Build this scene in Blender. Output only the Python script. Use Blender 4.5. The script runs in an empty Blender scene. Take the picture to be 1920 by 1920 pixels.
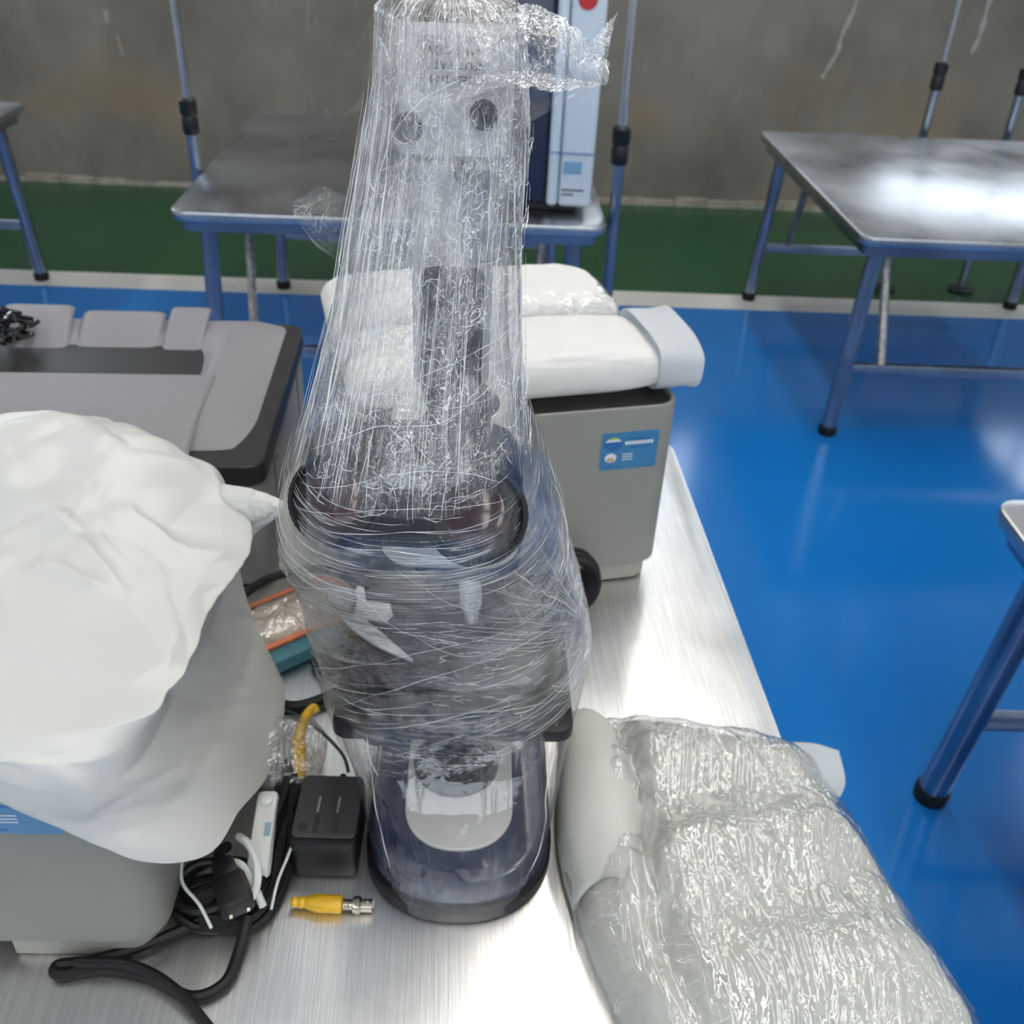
import bpy, math, random
import numpy as np
from mathutils import Vector, Matrix
random.seed(7)
C = bpy.context.scene.collection
SC = bpy.context.scene
PI = math.pi
TZ = 0.75                                   # height of every table top

# ------------------------------------------------------------------ camera
cam_d = bpy.data.cameras.new('camera'); cam = bpy.data.objects.new('camera', cam_d); C.objects.link(cam)
th, ro, ya, CH = 0.5899489, 0.0533631, 0.0502250, 0.9608913
F = Vector((math.sin(ya)*math.cos(th), math.cos(ya)*math.cos(th), -math.sin(th)))
R0 = Vector((math.cos(ya), -math.sin(ya), 0)); U0 = R0.cross(F)
Rt = R0*math.cos(ro)+U0*math.sin(ro); Up = -R0*math.sin(ro)+U0*math.cos(ro)
M = Matrix((( Rt.x, Up.x, -F.x, 0), (Rt.y, Up.y, -F.y, 0), (Rt.z, Up.z, -F.z, TZ+CH), (0, 0, 0, 1)))
cam.matrix_world = M
cam_d.sensor_width = 36; cam_d.sensor_fit = 'HORIZONTAL'; cam_d.lens = 36*1840.9/1920
cam_d.clip_start = .02
cam_d.dof.use_dof = True; cam_d.dof.focus_distance = .72; cam_d.dof.aperture_fstop = 10.5
SC.camera = cam

# ------------------------------------------------------------------ world, light, exposure
w = bpy.data.worlds.new('world'); SC.world = w; w.use_nodes = True
bg = w.node_tree.nodes['Background']; bg.inputs[0].default_value = (.80, .90, 1.0, 1); bg.inputs[1].default_value = 6.0
SC.view_settings.view_transform = 'Standard'; SC.view_settings.look = 'None'
SC.view_settings.gamma = 1; SC.view_settings.use_curve_mapping = False
SC.view_settings.exposure = -0.48
SC.cycles.transparent_max_bounces = 18
SC.cycles.max_bounces = 7
SC.cycles.sample_clamp_indirect = 6
LAMP = 23.0

# ------------------------------------------------------------------ mesh helpers
class G:
    def __init__(s): s.v = []; s.f = []
    def add(s, v, f, m=None):
        o = len(s.v)
        if m is not None: v = [m @ Vector(p) for p in v]
        s.v += [tuple(p) for p in v]; s.f += [tuple(i+o for i in q) for q in f]; return s

def sharp(me, ang=35):
    me.polygons.foreach_set('use_smooth', [True]*len(me.polygons))
    try: me.set_sharp_from_angle(angle=math.radians(ang))
    except Exception: pass

def obj(name, g, mat, parent=None, smooth=True, ang=35):
    me = bpy.data.meshes.new(name)
    me.from_pydata(g.v, [], g.f); me.materials.append(mat)
    if smooth: sharp(me, ang)
    me.update()
    o = bpy.data.objects.new(name, me); C.objects.link(o)
    if parent: o.parent = parent
    return o

def tag(o, label, cat, group=None, kind=None):
    if label: o['label'] = label
    if cat: o['category'] = cat
    if group: o['group'] = group
    if kind: o['kind'] = kind
    return o

def thing(name, label, cat, loc=(0, 0, 0), rz=0, group=None):
    o = bpy.data.objects.new(name, None); C.objects.link(o); o.empty_display_size = .05
    o.location = loc; o.rotation_euler = (0, 0, rz)
    return tag(o, label, cat, group)

def struct(name, g, mat, parent=None):
    o = obj(name, g, mat, parent)
    if not parent: o['kind'] = 'structure'
    return o

def rrect(cx, cy, wx, wy, r, seg=6):
    if not isinstance(r, (tuple, list)): r = (r,)*4
    pts = []
    for (sx, sy, a0, rr) in ((1, 1, 0, r[0]), (-1, 1, 90, r[1]), (-1, -1, 180, r[2]), (1, -1, 270, r[3])):
        ox, oy = cx+sx*(wx/2-rr), cy+sy*(wy/2-rr)
        n = seg if rr > 1e-4 else 0
        for k in range(n+1):
            a = math.radians(a0+90*k/max(n, 1)); pts.append((ox+rr*math.cos(a), oy+rr*math.sin(a)))
    return pts

def inset(pts, d):
    n = len(pts); out = []
    for i in range(n):
        p, q, s = Vector(pts[i-1]), Vector(pts[i]), Vector(pts[(i+1) % n])
        a, b = (q-p), (s-q)
        a = a.normalized() if a.length > 1e-9 else Vector((0, 0)); b = b.normalized() if b.length > 1e-9 else a
        if a.length < .5: a = b
        nn = Vector((-(a.y+b.y), a.x+b.x)); L = nn.length
        nn = nn/L if L > 1e-6 else Vector((0, 0))
        c = max(.5, nn.dot(Vector((-a.y, a.x))))
        out.append((q.x+nn.x*d/c, q.y+nn.y*d/c))
    return out

def prism(pts, levels, cap0=True, cap1=True):
    """stack of outlines: levels = [(z, inset), ...]"""
    v, f = [], []; n = len(pts)
    for z, d in levels:
        v += [(x, y, z) for x, y in (inset(pts, d) if abs(d) > 1e-9 else pts)]
    for k in range(len(levels)-1):
        for i in range(n):
            j = (i+1) % n; f.append((k*n+i, k*n+j, (k+1)*n+j, (k+1)*n+i))
    if cap0: f.append(tuple(reversed(range(n))))
    if cap1: f.append(tuple(range((len(levels)-1)*n, len(levels)*n)))
    return v, f

def slab(g, cx, cy, wx, wy, z0, z1, r=.004, b=.002, seg=4, m=None):
    r = r if isinstance(r, (tuple, list)) else (r,)*4
    v, f = prism(rrect(cx, cy, wx, wy, r, seg), [(z0, b), (z0+b, 0), (z1-b, 0), (z1-b*.3, b*.3), (z1, b)])
    return g.add(v, f, m)

def box(g, x0, x1, y0, y1, z0, z1, m=None, b=0):
    if b: return slab(g, (x0+x1)/2, (y0+y1)/2, x1-x0, y1-y0, z0, z1, b*1.5, b, 3, m)
    v = [(x, y, z) for z in (z0, z1) for x, y in ((x0, y0), (x1, y0), (x1, y1), (x0, y1))]
    return g.add(v, [(3, 2, 1, 0), (4, 5, 6, 7), (0, 1, 5, 4), (1, 2, 6, 5), (2, 3, 7, 6), (3, 0, 4, 7)], m)

def lathe(g, prof, origin=(0, 0, 0), axis=(0, 0, 1), seg=28, rib=0):
    a = Vector(axis).normalized(); q = Vector((0, 0, 1)).rotation_difference(a)
    v, f = [], []
    for h, r in prof:
        for k in range(seg):
            t = 2*PI*k/seg; rr = r+(rib if (rib and k % 2 and r > 0.003) else 0)
            v.append(Vector(origin)+q @ Vector((rr*math.cos(t), rr*math.sin(t), h)))
    for i in range(len(prof)-1):
        for k in range(seg):
            j = (k+1) % seg; f.append((i*seg+k, i*seg+j, (i+1)*seg+j, (i+1)*seg+k))
    f.append(tuple(reversed(range(seg)))); f.append(tuple(range((len(prof)-1)*seg, len(prof)*seg)))
    return g.add(v, f)

def smooth_path(P, n=8):
    P = [Vector(p) for p in P]; out = []
    Q = [P[0]*2-P[1]]+P+[P[-1]*2-P[-2]]
    for i in range(1, len(Q)-2):
        a, b, c, d = Q[i-1:i+3]
        for k in range(n):
            t = k/n
            out.append(.5*((2*b)+(c-a)*t+(2*a-5*b+4*c-d)*t*t+(3*b-a-3*c+d)*t**3))
    out.append(P[-1]); return out

def tube(g, P, r, seg=8, n=6, sm=True):
    P = smooth_path(P, n) if sm else [Vector(p) for p in P]
    v, f = [], []; up = None
    for i, p in enumerate(P):
        t = (P[min(i+1, len(P)-1)]-P[max(i-1, 0)]).normalized()
        if up is None: up = t.orthogonal().normalized()
        up = (up-t*up.dot(t)); up = up.normalized() if up.length > 1e-6 else t.orthogonal().normalized()
        s = t.cross(up); rr = r(i/(len(P)-1)) if callable(r) else r
        for k in range(seg):
            a = 2*PI*k/seg; v.append(p+(up*math.cos(a)+s*math.sin(a))*rr)
    for i in range(len(P)-1):
        for k in range(seg):
            j = (k+1) % seg; f.append((i*seg+k, i*seg+j, (i+1)*seg+j, (i+1)*seg+k))
    f.append(tuple(reversed(range(seg)))); f.append(tuple(range((len(P)-1)*seg, len(P)*seg)))
    return g.add(v, f)

def text_mesh(name, s, size, mat, parent, mat4, depth=.0003):
    cu = bpy.data.curves.new(name, 'FONT'); cu.body = s; cu.size = size; cu.extrude = depth
    cu.align_x = 'CENTER'; cu.align_y = 'CENTER'; cu.resolution_u = 2
    to = bpy.data.objects.new(name+'_tmp', cu); C.objects.link(to)
    me = bpy.data.meshes.new_from_object(to.evaluated_get(bpy.context.evaluated_depsgraph_get()))
    bpy.data.objects.remove(to); me.transform(mat4); me.materials.clear(); me.materials.append(mat)
    o = bpy.data.objects.new(name, me); C.objects.link(o); o.parent = parent
    return o

# numpy gradient noise (vectorised)
_rs = np.random.RandomState(3); _perm = _rs.permutation(256); _perm = np.concatenate([_perm, _perm, _perm])
_grd = _rs.normal(size=(256, 3)); _grd /= np.linalg.norm(_grd, axis=1)[:, None]
def noise3(p):
    p = np.asarray(p, float); i = np.floor(p).astype(int); fr = p-i; i &= 255
    u = fr*fr*fr*(fr*(fr*6-15)+10)
    def gr(dx, dy, dz):
        h = _perm[_perm[_perm[(i[..., 0]+dx) & 255]+((i[..., 1]+dy) & 255)]+((i[..., 2]+dz) & 255)]
        return (_grd[h & 255]*(fr-np.array([dx, dy, dz]))).sum(-1)
    L = lambda a, b, t: a+(b-a)*t
    x, y, z = u[..., 0], u[..., 1], u[..., 2]
    return L(L(L(gr(0, 0, 0), gr(1, 0, 0), x), L(gr(0, 1, 0), gr(1, 1, 0), x), y),
             L(L(gr(0, 0, 1), gr(1, 0, 1), x), L(gr(0, 1, 1), gr(1, 1, 1), x), y), z)*1.6
def P3(a, b, c=0.): return np.stack([np.asarray(a)+0*np.asarray(b), np.asarray(b)+0*np.asarray(a), np.asarray(a)*0+np.asarray(b)*0+c], -1)
def crease(a, b, c=0., oct=3, warp=.35):
    """sum of folded noise: sharp V creases between flat facets, about -1..1"""
    w1 = noise3(P3(a*.7, b*.7, c+9)); w2 = noise3(P3(a*.7+5, b*.7, c+17)); a = a+warp*w1; b = b+warp*w2
    s = 0; amp = 1; tot = 0
    for k in range(oct):
        th_ = .9*k+.4; ca, sa = math.cos(th_), math.sin(th_); fq = 1.9**k
        s = s+amp*(np.abs(noise3(P3((a*ca-b*sa)*fq, (a*sa+b*ca)*fq, c+3.7*k)))*2-.6); tot += amp; amp *= .55
    return s/tot
def sstep(a, b, x):
    t = np.clip((x-a)/(b-a), 0, 1); return t*t*(3-2*t)

def grid_obj(name, P, mat, parent=None, closed=False, uv=None, attrs=None, thick=0, ang=180, flip=False):
    """P: (nv, nu, 3) array"""
    nv, nu = P.shape[:2]; co = P.reshape(-1, 3)
    iu = np.arange(nu if closed else nu-1); iv = np.arange(nv-1)
    A, B = np.meshgrid(iv, iu, indexing='ij'); j = (B+1) % nu
    f = np.stack([A*nu+B, A*nu+j, (A+1)*nu+j, (A+1)*nu+B], -1).reshape(-1, 4)
    if flip: f = f[:, ::-1]
    me = bpy.data.meshes.new(name); me.vertices.add(len(co)); me.vertices.foreach_set('co', co.ravel())
    me.loops.add(f.size); me.loops.foreach_set('vertex_index', f.ravel().astype(np.int32))
    me.polygons.add(len(f)); me.polygons.foreach_set('loop_start', (np.arange(len(f))*4).astype(np.int32))
    me.polygons.foreach_set('loop_total', np.full(len(f), 4, np.int32)); me.update(calc_edges=True)
    if uv is not None:
        U = uv.reshape(-1, 2)[f.ravel()].copy()
        if closed:                                           # keep the seam from wrapping backwards
            Uq = U.reshape(-1, 4, 2); per = float(uv[..., 0].max()-uv[..., 0].min())*(nu/(nu-1))
            last = (B.reshape(-1) == nu-1); Uq[last, 1, 0] += per; Uq[last, 2, 0] += per; U = Uq.reshape(-1, 2)
        me.uv_layers.new(name='UVMap').data.foreach_set('uv', U.ravel())
    for k, a in (attrs or {}).items():
        at = me.attributes.new(k, 'FLOAT', 'POINT'); at.data.foreach_set('value', np.broadcast_to(a, (nv, nu)).ravel().astype(np.float32))
    me.materials.append(mat); me.polygons.foreach_set('use_smooth', [True]*len(f))
    if ang < 180: sharp(me, ang)
    o = bpy.data.objects.new(name, me); C.objects.link(o)
    if parent: o.parent = parent
    if thick:
        md = o.modifiers.new('thickness', 'SOLIDIFY'); md.thickness = thick; md.offset = 0
    return o

# ------------------------------------------------------------------ materials
def nodes(name):
    m = bpy.data.materials.new(name); m.use_nodes = True; nt = m.node_tree; nt.nodes.clear()
    return m, nt, (lambda t, **k: mk(nt, t, **k))
def mk(nt, t, **k):
    n = nt.nodes.new('ShaderNode'+t)
    for a, b in k.items():
        if a.startswith('i_'):
            key = a[2:]; key = int(key) if key.isdigit() else key.replace('_', ' ')
            n.inputs[key].default_value = b
        else: setattr(n, a, b)
    return n

def plain(name, col, rough=.5, metal=0., noise=0., nscale=40., bump=0., bscale=200., spec=.5, trans=0., coat=0., sx=(1, 1, 1), coords='Object'):
    m, nt, N = nodes(name); L = nt.links.new
    out = N('OutputMaterial'); b = N('BsdfPrincipled'); L(b.outputs[0], out.inputs[0])
    c4 = (*col, 1); b.inputs['Base Color'].default_value = c4; b.inputs['Roughness'].default_value = rough
    b.inputs['Metallic'].default_value = metal; b.inputs['Specular IOR Level'].default_value = spec
    b.inputs['Coat Weight'].default_value = coat; b.inputs['Coat Roughness'].default_value = .05
    tc = N('TexCoord'); mp = N('Mapping'); mp.inputs['Scale'].default_value = sx; L(tc.outputs[coords], mp.inputs[0])
    if noise:
        n = N('TexNoise', i_Scale=nscale, i_Detail=5.); L(mp.outputs[0], n.inputs['Vector'])
        r = N('ValToRGB'); r.color_ramp.elements[0].position = .3; r.color_ramp.elements[1].position = .7
        r.color_ramp.elements[0].color = (*[x*(1-noise) for x in col], 1); r.color_ramp.elements[1].color = (*[min(1, x*(1+noise)) for x in col], 1)
        L(n.outputs[0], r.inputs[0]); L(r.outputs[0], b.inputs['Base Color'])
    if bump:
        n = N('TexNoise', i_Scale=bscale, i_Detail=3.); L(mp.outputs[0], n.inputs['Vector'])
        bp = N('Bump', i_Strength=bump, i_Distance=.001); L(n.outputs[0], bp.inputs['Height']); L(bp.outputs[0], b.inputs['Normal'])
    if trans:
        t = N('BsdfTranslucent', i_Color=c4); mx = N('MixShader'); mx.inputs[0].default_value = trans
        L(b.outputs[0], mx.inputs[1]); L(t.outputs[0], mx.inputs[2]); L(mx.outputs[0], out.inputs[0])
    return m

def mat_concrete():
    m, nt, N = nodes('bare_concrete'); L = nt.links.new
    out = N('OutputMaterial'); b = N('BsdfPrincipled', i_Roughness=.85); L(b.outputs[0], out.inputs[0])
    tc = N('TexCoord'); O = tc.outputs['Object']
    n1 = N('TexNoise', i_Scale=1.3, i_Detail=8., i_Roughness=.6); L(O, n1.inputs['Vector'])
    r1 = N('ValToRGB'); e = r1.color_ramp.elements; e[0].position = .32; e[0].color = (.135, .130, .110, 1); e[1].position = .68; e[1].color = (.225, .220, .195, 1)
    L(n1.outputs[0], r1.inputs[0])
    mp = N('Mapping'); mp.inputs['Scale'].default_value = (3.2, 3.2, 1.3); L(O, mp.inputs[0])     # runs and drips down the wall
    n2 = N('TexNoise', i_Scale=1., i_Detail=6., i_Distortion=.6); L(mp.outputs[0], n2.inputs['Vector'])
    r2 = N('ValToRGB'); e = r2.color_ramp.elements; e[0].position = .35; e[0].color = (.82, .82, .80, 1); e[1].position = .75; e[1].color = (1.18, 1.18, 1.2, 1); L(n2.outputs[0], r2.inputs[0])
    mu = N('MixRGB', blend_type='MULTIPLY'); mu.inputs[0].default_value = .8; L(r1.outputs[0], mu.inputs[1]); L(r2.outputs[0], mu.inputs[2])
    # damp rusty stain low on the wall
    sp = N('SeparateXYZ'); L(O, sp.inputs[0])
    vz = N('MapRange', i_1=.95, i_2=.05, i_3=0., i_4=1.); L(sp.outputs[2], vz.inputs[0])
    n3 = N('TexNoise', i_Scale=1.6, i_Detail=5.); L(O, n3.inputs['Vector'])
    r3 = N('ValToRGB'); e = r3.color_ramp.elements; e[0].position = .5; e[0].color = (0, 0, 0, 1); e[1].position = .66; e[1].color = (1, 1, 1, 1); L(n3.outputs[0], r3.inputs[0])
    mm = N('Math', operation='MULTIPLY'); L(vz.outputs[0], mm.inputs[0]); L(r3.outputs[0], mm.inputs[1])
    st = N('MixRGB'); st.inputs[2].default_value = (.24, .175, .095, 1); L(mm.outputs[0], st.inputs[0]); L(mu.outputs[0], st.inputs[1])
    # pale lime streaks and spots
    mp4 = N('Mapping'); mp4.inputs['Scale'].default_value = (2.2, 1, .35); L(O, mp4.inputs[0])
    n4 = N('TexNoise', i_Scale=1.6, i_Detail=3., i_Distortion=.9); L(mp4.outputs[0], n4.inputs['Vector'])
    s4 = N('Math', operation='SUBTRACT'); s4.inputs[1].default_value = .5; L(n4.outputs[0], s4.inputs[0])
    a4 = N('Math', operation='ABSOLUTE'); L(s4.outputs[0], a4.inputs[0])
    l4 = N('MapRange', i_1=.011, i_2=.003, i_3=0., i_4=1.); L(a4.outputs[0], l4.inputs[0])
    n5 = N('TexNoise', i_Scale=1.1, i_Detail=2.); L(O, n5.inputs['Vector'])
    g5 = N('MapRange', i_1=.60, i_2=.74, i_3=0., i_4=.4); L(n5.outputs[0], g5.inputs[0])
    m5 = N('Math', operation='MULTIPLY'); L(l4.outputs[0], m5.inputs[0]); L(g5.outputs[0], m5.inputs[1])
    lime = N('MixRGB'); lime.inputs[2].default_value = (.42, .42, .40, 1); L(m5.outputs[0], lime.inputs[0]); L(st.outputs[0], lime.inputs[1])
    L(lime.outputs[0], b.inputs['Base Color'])
    nb = N('TexNoise', i_Scale=14., i_Detail=8.); L(O, nb.inputs['Vector'])
    bp = N('Bump', i_Strength=.5, i_Distance=.01); L(nb.outputs[0], bp.inputs['Height']); L(bp.outputs[0], b.inputs['Normal'])
    return m

def mat_steel(name, col=(.62, .62, .61), rough=.3, streak=(140, 3, 3), bump=.25, blot=.12, metal=1.):
    """brushed steel: long fine scratches and cloudy handling marks"""
    m, nt, N = nodes(name); L = nt.links.new
    out = N('OutputMaterial'); b = N('BsdfPrincipled', i_Metallic=metal); L(b.outputs[0], out.inputs[0])
    tc = N('TexCoord'); O = tc.outputs['Object']; mp = N('Mapping'); mp.inputs['Scale'].default_value = streak; L(O, mp.inputs[0])
    n = N('TexNoise', i_Scale=3., i_Detail=4.); L(mp.outputs[0], n.inputs['Vector'])
    r = N('ValToRGB'); e = r.color_ramp.elements; e[0].position = .35; e[0].color = (*[x*.90 for x in col], 1); e[1].position = .65; e[1].color = (*[min(1, x*1.06) for x in col], 1); L(n.outputs[0], r.inputs[0])
    n2 = N('TexNoise', i_Scale=3.5, i_Detail=5.); L(O, n2.inputs['Vector'])
    r2 = N('ValToRGB'); e = r2.color_ramp.elements; e[0].position = .3; e[0].color = (1-blot*2, 1-blot*2, 1-blot*2, 1); e[1].position = .65; e[1].color = (1, 1, 1, 1); L(n2.outputs[0], r2.inputs[0])
    mu = N('MixRGB', blend_type='MULTIPLY'); mu.inputs[0].default_value = 1; L(r.outputs[0], mu.inputs[1]); L(r2.outputs[0], mu.inputs[2]); L(mu.outputs[0], b.inputs['Base Color'])
    mr = N('MapRange', i_1=.3, i_2=.7, i_3=rough*.85, i_4=rough*1.2); L(n2.outputs[0], mr.inputs[0]); L(mr.outputs[0], b.inputs['Roughness'])
    bp = N('Bump', i_Strength=bump, i_Distance=.0006); L(n.outputs[0], bp.inputs['Height']); L(bp.outputs[0], b.inputs['Normal'])
    return m

def mat_film(name, haze=.07, lines=.5, fine=1., gloss=1., rough=.07, sv=(230, 6), sc=42., sh=(5, 95), bump=.8, lw=.015, tint=(1, 1, 1)):
    """thin clear stretch film: see-through, shiny, glints painted as white lines on its creases; wv/wc/wh attributes weight upright, crumpled and level creases"""
    m, nt, N = nodes(name); L = nt.links.new
    out = N('OutputMaterial'); uv = N('UVMap')
    def ridge(scale, dist, det, ns, w):   # ridged noise: its zero lines are the creases
        mp = N('Mapping'); mp.inputs['Scale'].default_value = (*scale, 1); L(uv.outputs[0], mp.inputs[0])
        n = N('TexNoise', i_Scale=ns, i_Detail=det, i_Distortion=dist, i_Roughness=.55); L(mp.outputs[0], n.inputs['Vector'])
        s = N('Math', operation='SUBTRACT'); s.inputs[1].default_value = .5; L(n.outputs[0], s.inputs[0])
        a = N('Math', operation='ABSOLUTE'); L(s.outputs[0], a.inputs[0])
        mr = N('MapRange', i_1=w, i_2=w*.15, i_3=0., i_4=1.); L(a.outputs[0], mr.inputs[0])
        mh = N('MapRange', i_1=w*5, i_2=0., i_3=0., i_4=.35); L(a.outputs[0], mh.inputs[0]); return mh, mr
    res = []
    for at, args in (('wv', (sv, .6, 2., 1., lw*1.3)), ('wc', ((sc, sc), 1.6, 2.5, 1., lw)), ('wh', (sh, .6, 2., 1., lw*1.3))):
        a, l = ridge(*args); t = N('Attribute', attribute_name=at)
        la = N('Math', operation='MULTIPLY'); L(l.outputs[0], la.inputs[0]); L(t.outputs['Fac'], la.inputs[1])
        ha = N('Math', operation='MULTIPLY'); L(a.outputs[0], ha.inputs[0]); L(t.outputs['Fac'], ha.inputs[1]); res.append((la, ha))
    mx = N('Math', operation='MAXIMUM'); L(res[0][0].outputs[0], mx.inputs[0]); L(res[1][0].outputs[0], mx.inputs[1])
    mx2 = N('Math', operation='MAXIMUM'); L(mx.outputs[0], mx2.inputs[0]); L(res[2][0].outputs[0], mx2.inputs[1])
    # crease glints and milkiness come in patches
    np_ = N('TexNoise', i_Scale=26., i_Detail=2.); L(uv.outputs[0], np_.inputs['Vector'])
    pm = N('MapRange', i_1=.38, i_2=.60, i_3=.10, i_4=1.); L(np_.outputs[0], pm.inputs[0])
    ln = N('Math', operation='MULTIPLY'); L(mx2.outputs[0], ln.inputs[0]); L(pm.outputs[0], ln.inputs[1])
    s1 = N('Math', operation='ADD'); L(res[0][1].outputs[0], s1.inputs[0]); L(res[1][1].outputs[0], s1.inputs[1])
    s2 = N('Math', operation='ADD'); L(s1.outputs[0], s2.inputs[0]); L(res[2][1].outputs[0], s2.inputs[1])
    bp = N('Bump', i_Strength=bump, i_Distance=.0016*fine); L(s2.outputs[0], bp.inputs['Height'])
    T = N('BsdfTransparent', i_Color=(.99*tint[0], .99*tint[1], .99*tint[2], 1)); Gl = N('BsdfGlossy', i_Roughness=rough); L(bp.outputs[0], Gl.inputs['Normal'])
    lwt = N('LayerWeight', i_Blend=.5); L(bp.outputs[0], lwt.inputs['Normal']); fr = N('Math', operation='POWER'); fr.inputs[1].default_value = 4.; L(lwt.outputs['Facing'], fr.inputs[0])   # same from both sides: the film is too thin to refract
    fm = N('Math', operation='MULTIPLY_ADD'); fm.inputs[1].default_value = .9*gloss; fm.inputs[2].default_value = .085*gloss; fm.use_clamp = True; L(fr.outputs[0], fm.inputs[0])
    m1 = N('MixShader'); L(fm.outputs[0], m1.inputs[0]); L(T.outputs[0], m1.inputs[1]); L(Gl.outputs[0], m1.inputs[2])
    D = N('BsdfDiffuse', i_Color=(.97, .97, .96, 1)); D2 = N('BsdfTranslucent', i_Color=(.96, .97, .96, 1)); dm = N('MixShader'); dm.inputs[0].default_value = .35
    L(D.outputs[0], dm.inputs[1]); L(D2.outputs[0], dm.inputs[2])
    hz = N('Attribute', attribute_name='haze'); h1 = N('Math', operation='MULTIPLY_ADD'); h1.inputs[1].default_value = haze; h1.inputs[2].default_value = 0
    L(hz.outputs['Fac'], h1.inputs[0]); hp = N('Math', operation='MULTIPLY'); L(h1.outputs[0], hp.inputs[0]); L(pm.outputs[0], hp.inputs[1])
    h2 = N('Math', operation='MULTIPLY_ADD'); h2.inputs[1].default_value = lines; h2.use_clamp = True; L(ln.outputs[0], h2.inputs[0]); L(hp.outputs[0], h2.inputs[2])  # white diffuse lines painted in as glints along the creases
    m2 = N('MixShader'); L(h2.outputs[0], m2.inputs[0]); L(m1.outputs[0], m2.inputs[1]); L(dm.outputs[0], m2.inputs[2]); L(m2.outputs[0], out.inputs[0])
    return m

def mat_lamp(name, col, s):
    m, nt, N = nodes(name); e = N('Emission', i_Strength=s); e.inputs[0].default_value = (*col, 1); o = N('OutputMaterial'); nt.links.new(e.outputs[0], o.inputs[0]); return m

CONC = mat_concrete()
BLUE = plain('blue_epoxy', (.006, .14, .45), .14, noise=.06, nscale=1.5, spec=.6)
GREEN = plain('green_epoxy', (.010, .066, .026), .22, noise=.08, nscale=2, spec=.5)
LINE = plain('white_floor_paint', (.50, .50, .47), .4, noise=.08, nscale=3)
WALLP = plain('painted_wall', (.66, .66, .64), .8, noise=.05, nscale=3, bump=.2, bscale=40)
CEIL = plain('ceiling_paint', (.74, .74, .72), .85, noise=.04, nscale=2)
FRAME = plain('window_frame_paint', (.60, .61, .62), .4, noise=.04)
STEEL = mat_steel('brushed_table_steel', (.93, .92, .90), .34)
STEEL2 = mat_steel('worn_table_steel', (.56, .57, .59), .29, blot=.14)
TUBE = mat_steel('table_leg_steel', (.34, .40, .50), .22, streak=(30, 30, 3), bump=.1, blot=.2, metal=.95)
CHROME = mat_steel('pole_metal', (.55, .56, .57), .18, streak=(20, 20, 2), bump=.05, blot=.05)
RUST = plain('worn_brace_metal', (.30, .29, .28), .45, metal=.7, noise=.45, nscale=60)
RUBBER = plain('black_rubber', (.006, .006, .007), .5, spec=.3, noise=.1, bump=.2, bscale=300)
BLKP = plain('black_plastic', (.009, .009, .010), .40, spec=.35, noise=.1, nscale=200, bump=.25, bscale=900)
BLKG = plain('gloss_black', (.010, .010, .012), .12, noise=.1, nscale=50, coat=.3)
NAVY = plain('navy_enamel', (.018, .026, .060), .22, noise=.06, nscale=30, coat=.4)
CREAM = plain('cream_enamel', (.50, .49, .44), .35, noise=.03, nscale=20)
PLATE = plain('frosted_plate', (.52, .52, .49), .4, noise=.03, nscale=60)
SILVER = plain('silver_metal', (.62, .64, .67), .38, metal=.5, noise=.04, nscale=200)
LENS = plain('coated_lens', (.026, .006, .010), .10, spec=.35, noise=.5, nscale=9)
CAMG = plain('camera_grey', (.46, .46, .45), .45, noise=.05, nscale=60)
INK = plain('black_ink', (.02, .02, .02), .6, noise=.05)
PRW = plain('printer_white', (.20, .203, .188), .55, noise=.02, nscale=20, bump=.15, bscale=900)
PRC = plain('printer_cream', (.27, .27, .235), .5, noise=.02, nscale=20)
PRB = plain('printer_black', (.014, .014, .014), .45, noise=.08, nscale=100, bump=.2, bscale=900)
PRD = plain('printer_dark_grey', (.062, .062, .066), .42, noise=.05, nscale=100, bump=.25, bscale=1200)
PRG = plain('printer_mid_grey', (.205, .198, .215), .5, noise=.03, nscale=100, bump=.3, bscale=1300)
PRL = plain('printer_side_grey', (.20, .20, .20), .5, noise=.03, nscale=60, bump=.2, bscale=900)
STK = plain('sticker_blue', (.035, .17, .34), .35, noise=.05, nscale=60)
STK2 = plain('sticker_deep_blue', (.015, .11, .33), .35, noise=.05, nscale=60)
STKW = plain('sticker_white', (.62, .66, .70), .4, noise=.03)
STKG = plain('sticker_green', (.30, .50, .05), .4, noise=.05)
STKY = plain('sticker_ochre', (.45, .33, .18), .4, noise=.3, nscale=200)
BAG = plain('milky_plastic', (.64, .65, .62), .33, noise=.02, nscale=6, bump=.12, bscale=30, trans=.22, spec=.6)
FOAM = plain('white_foam_sheet', (.80, .80, .78), .7, noise=.03, nscale=40, bump=.5, bscale=160, trans=.3)
FOAM2 = plain('grey_white_foam_sheet', (.62, .63, .585), .65, noise=.05, nscale=20, bump=.5, bscale=160, trans=.35)
YEL = plain('yellow_rubber', (.62, .36, .012), .38, noise=.08, nscale=80)
NICK = plain('nickel', (.58, .52, .42), .22, metal=1., noise=.1, nscale=100)
WHTP = plain('white_plastic', (.62, .64, .62), .35, noise=.02)
GRYC = plain('grey_cable', (.28, .28, .29), .45, noise=.05)
GRNC = plain('dark_green_cable', (.015, .045, .035), .4, noise=.05)
TEAL = plain('teal_fabric', (.03, .12, .15), .6, noise=.2, nscale=60)
ORNG = plain('copper_orange_trim', (.55, .16, .06), .4, noise=.2, nscale=60)
DEVW = plain('pale_blue_white_casing', (.44, .52, .60), .4, noise=.03)
DEVN = plain('dark_navy_casing', (.012, .018, .045), .25, noise=.1, nscale=10)
RED = plain('red_badge', (.45, .02, .03), .4, noise=.05)
LAMPM = mat_lamp('lamp_diffuser', (1, .95, .86), LAMP)
FILM_T = mat_film('stretch_film_tower', haze=.12, lines=1., sc=46., gloss=.9)
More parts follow.
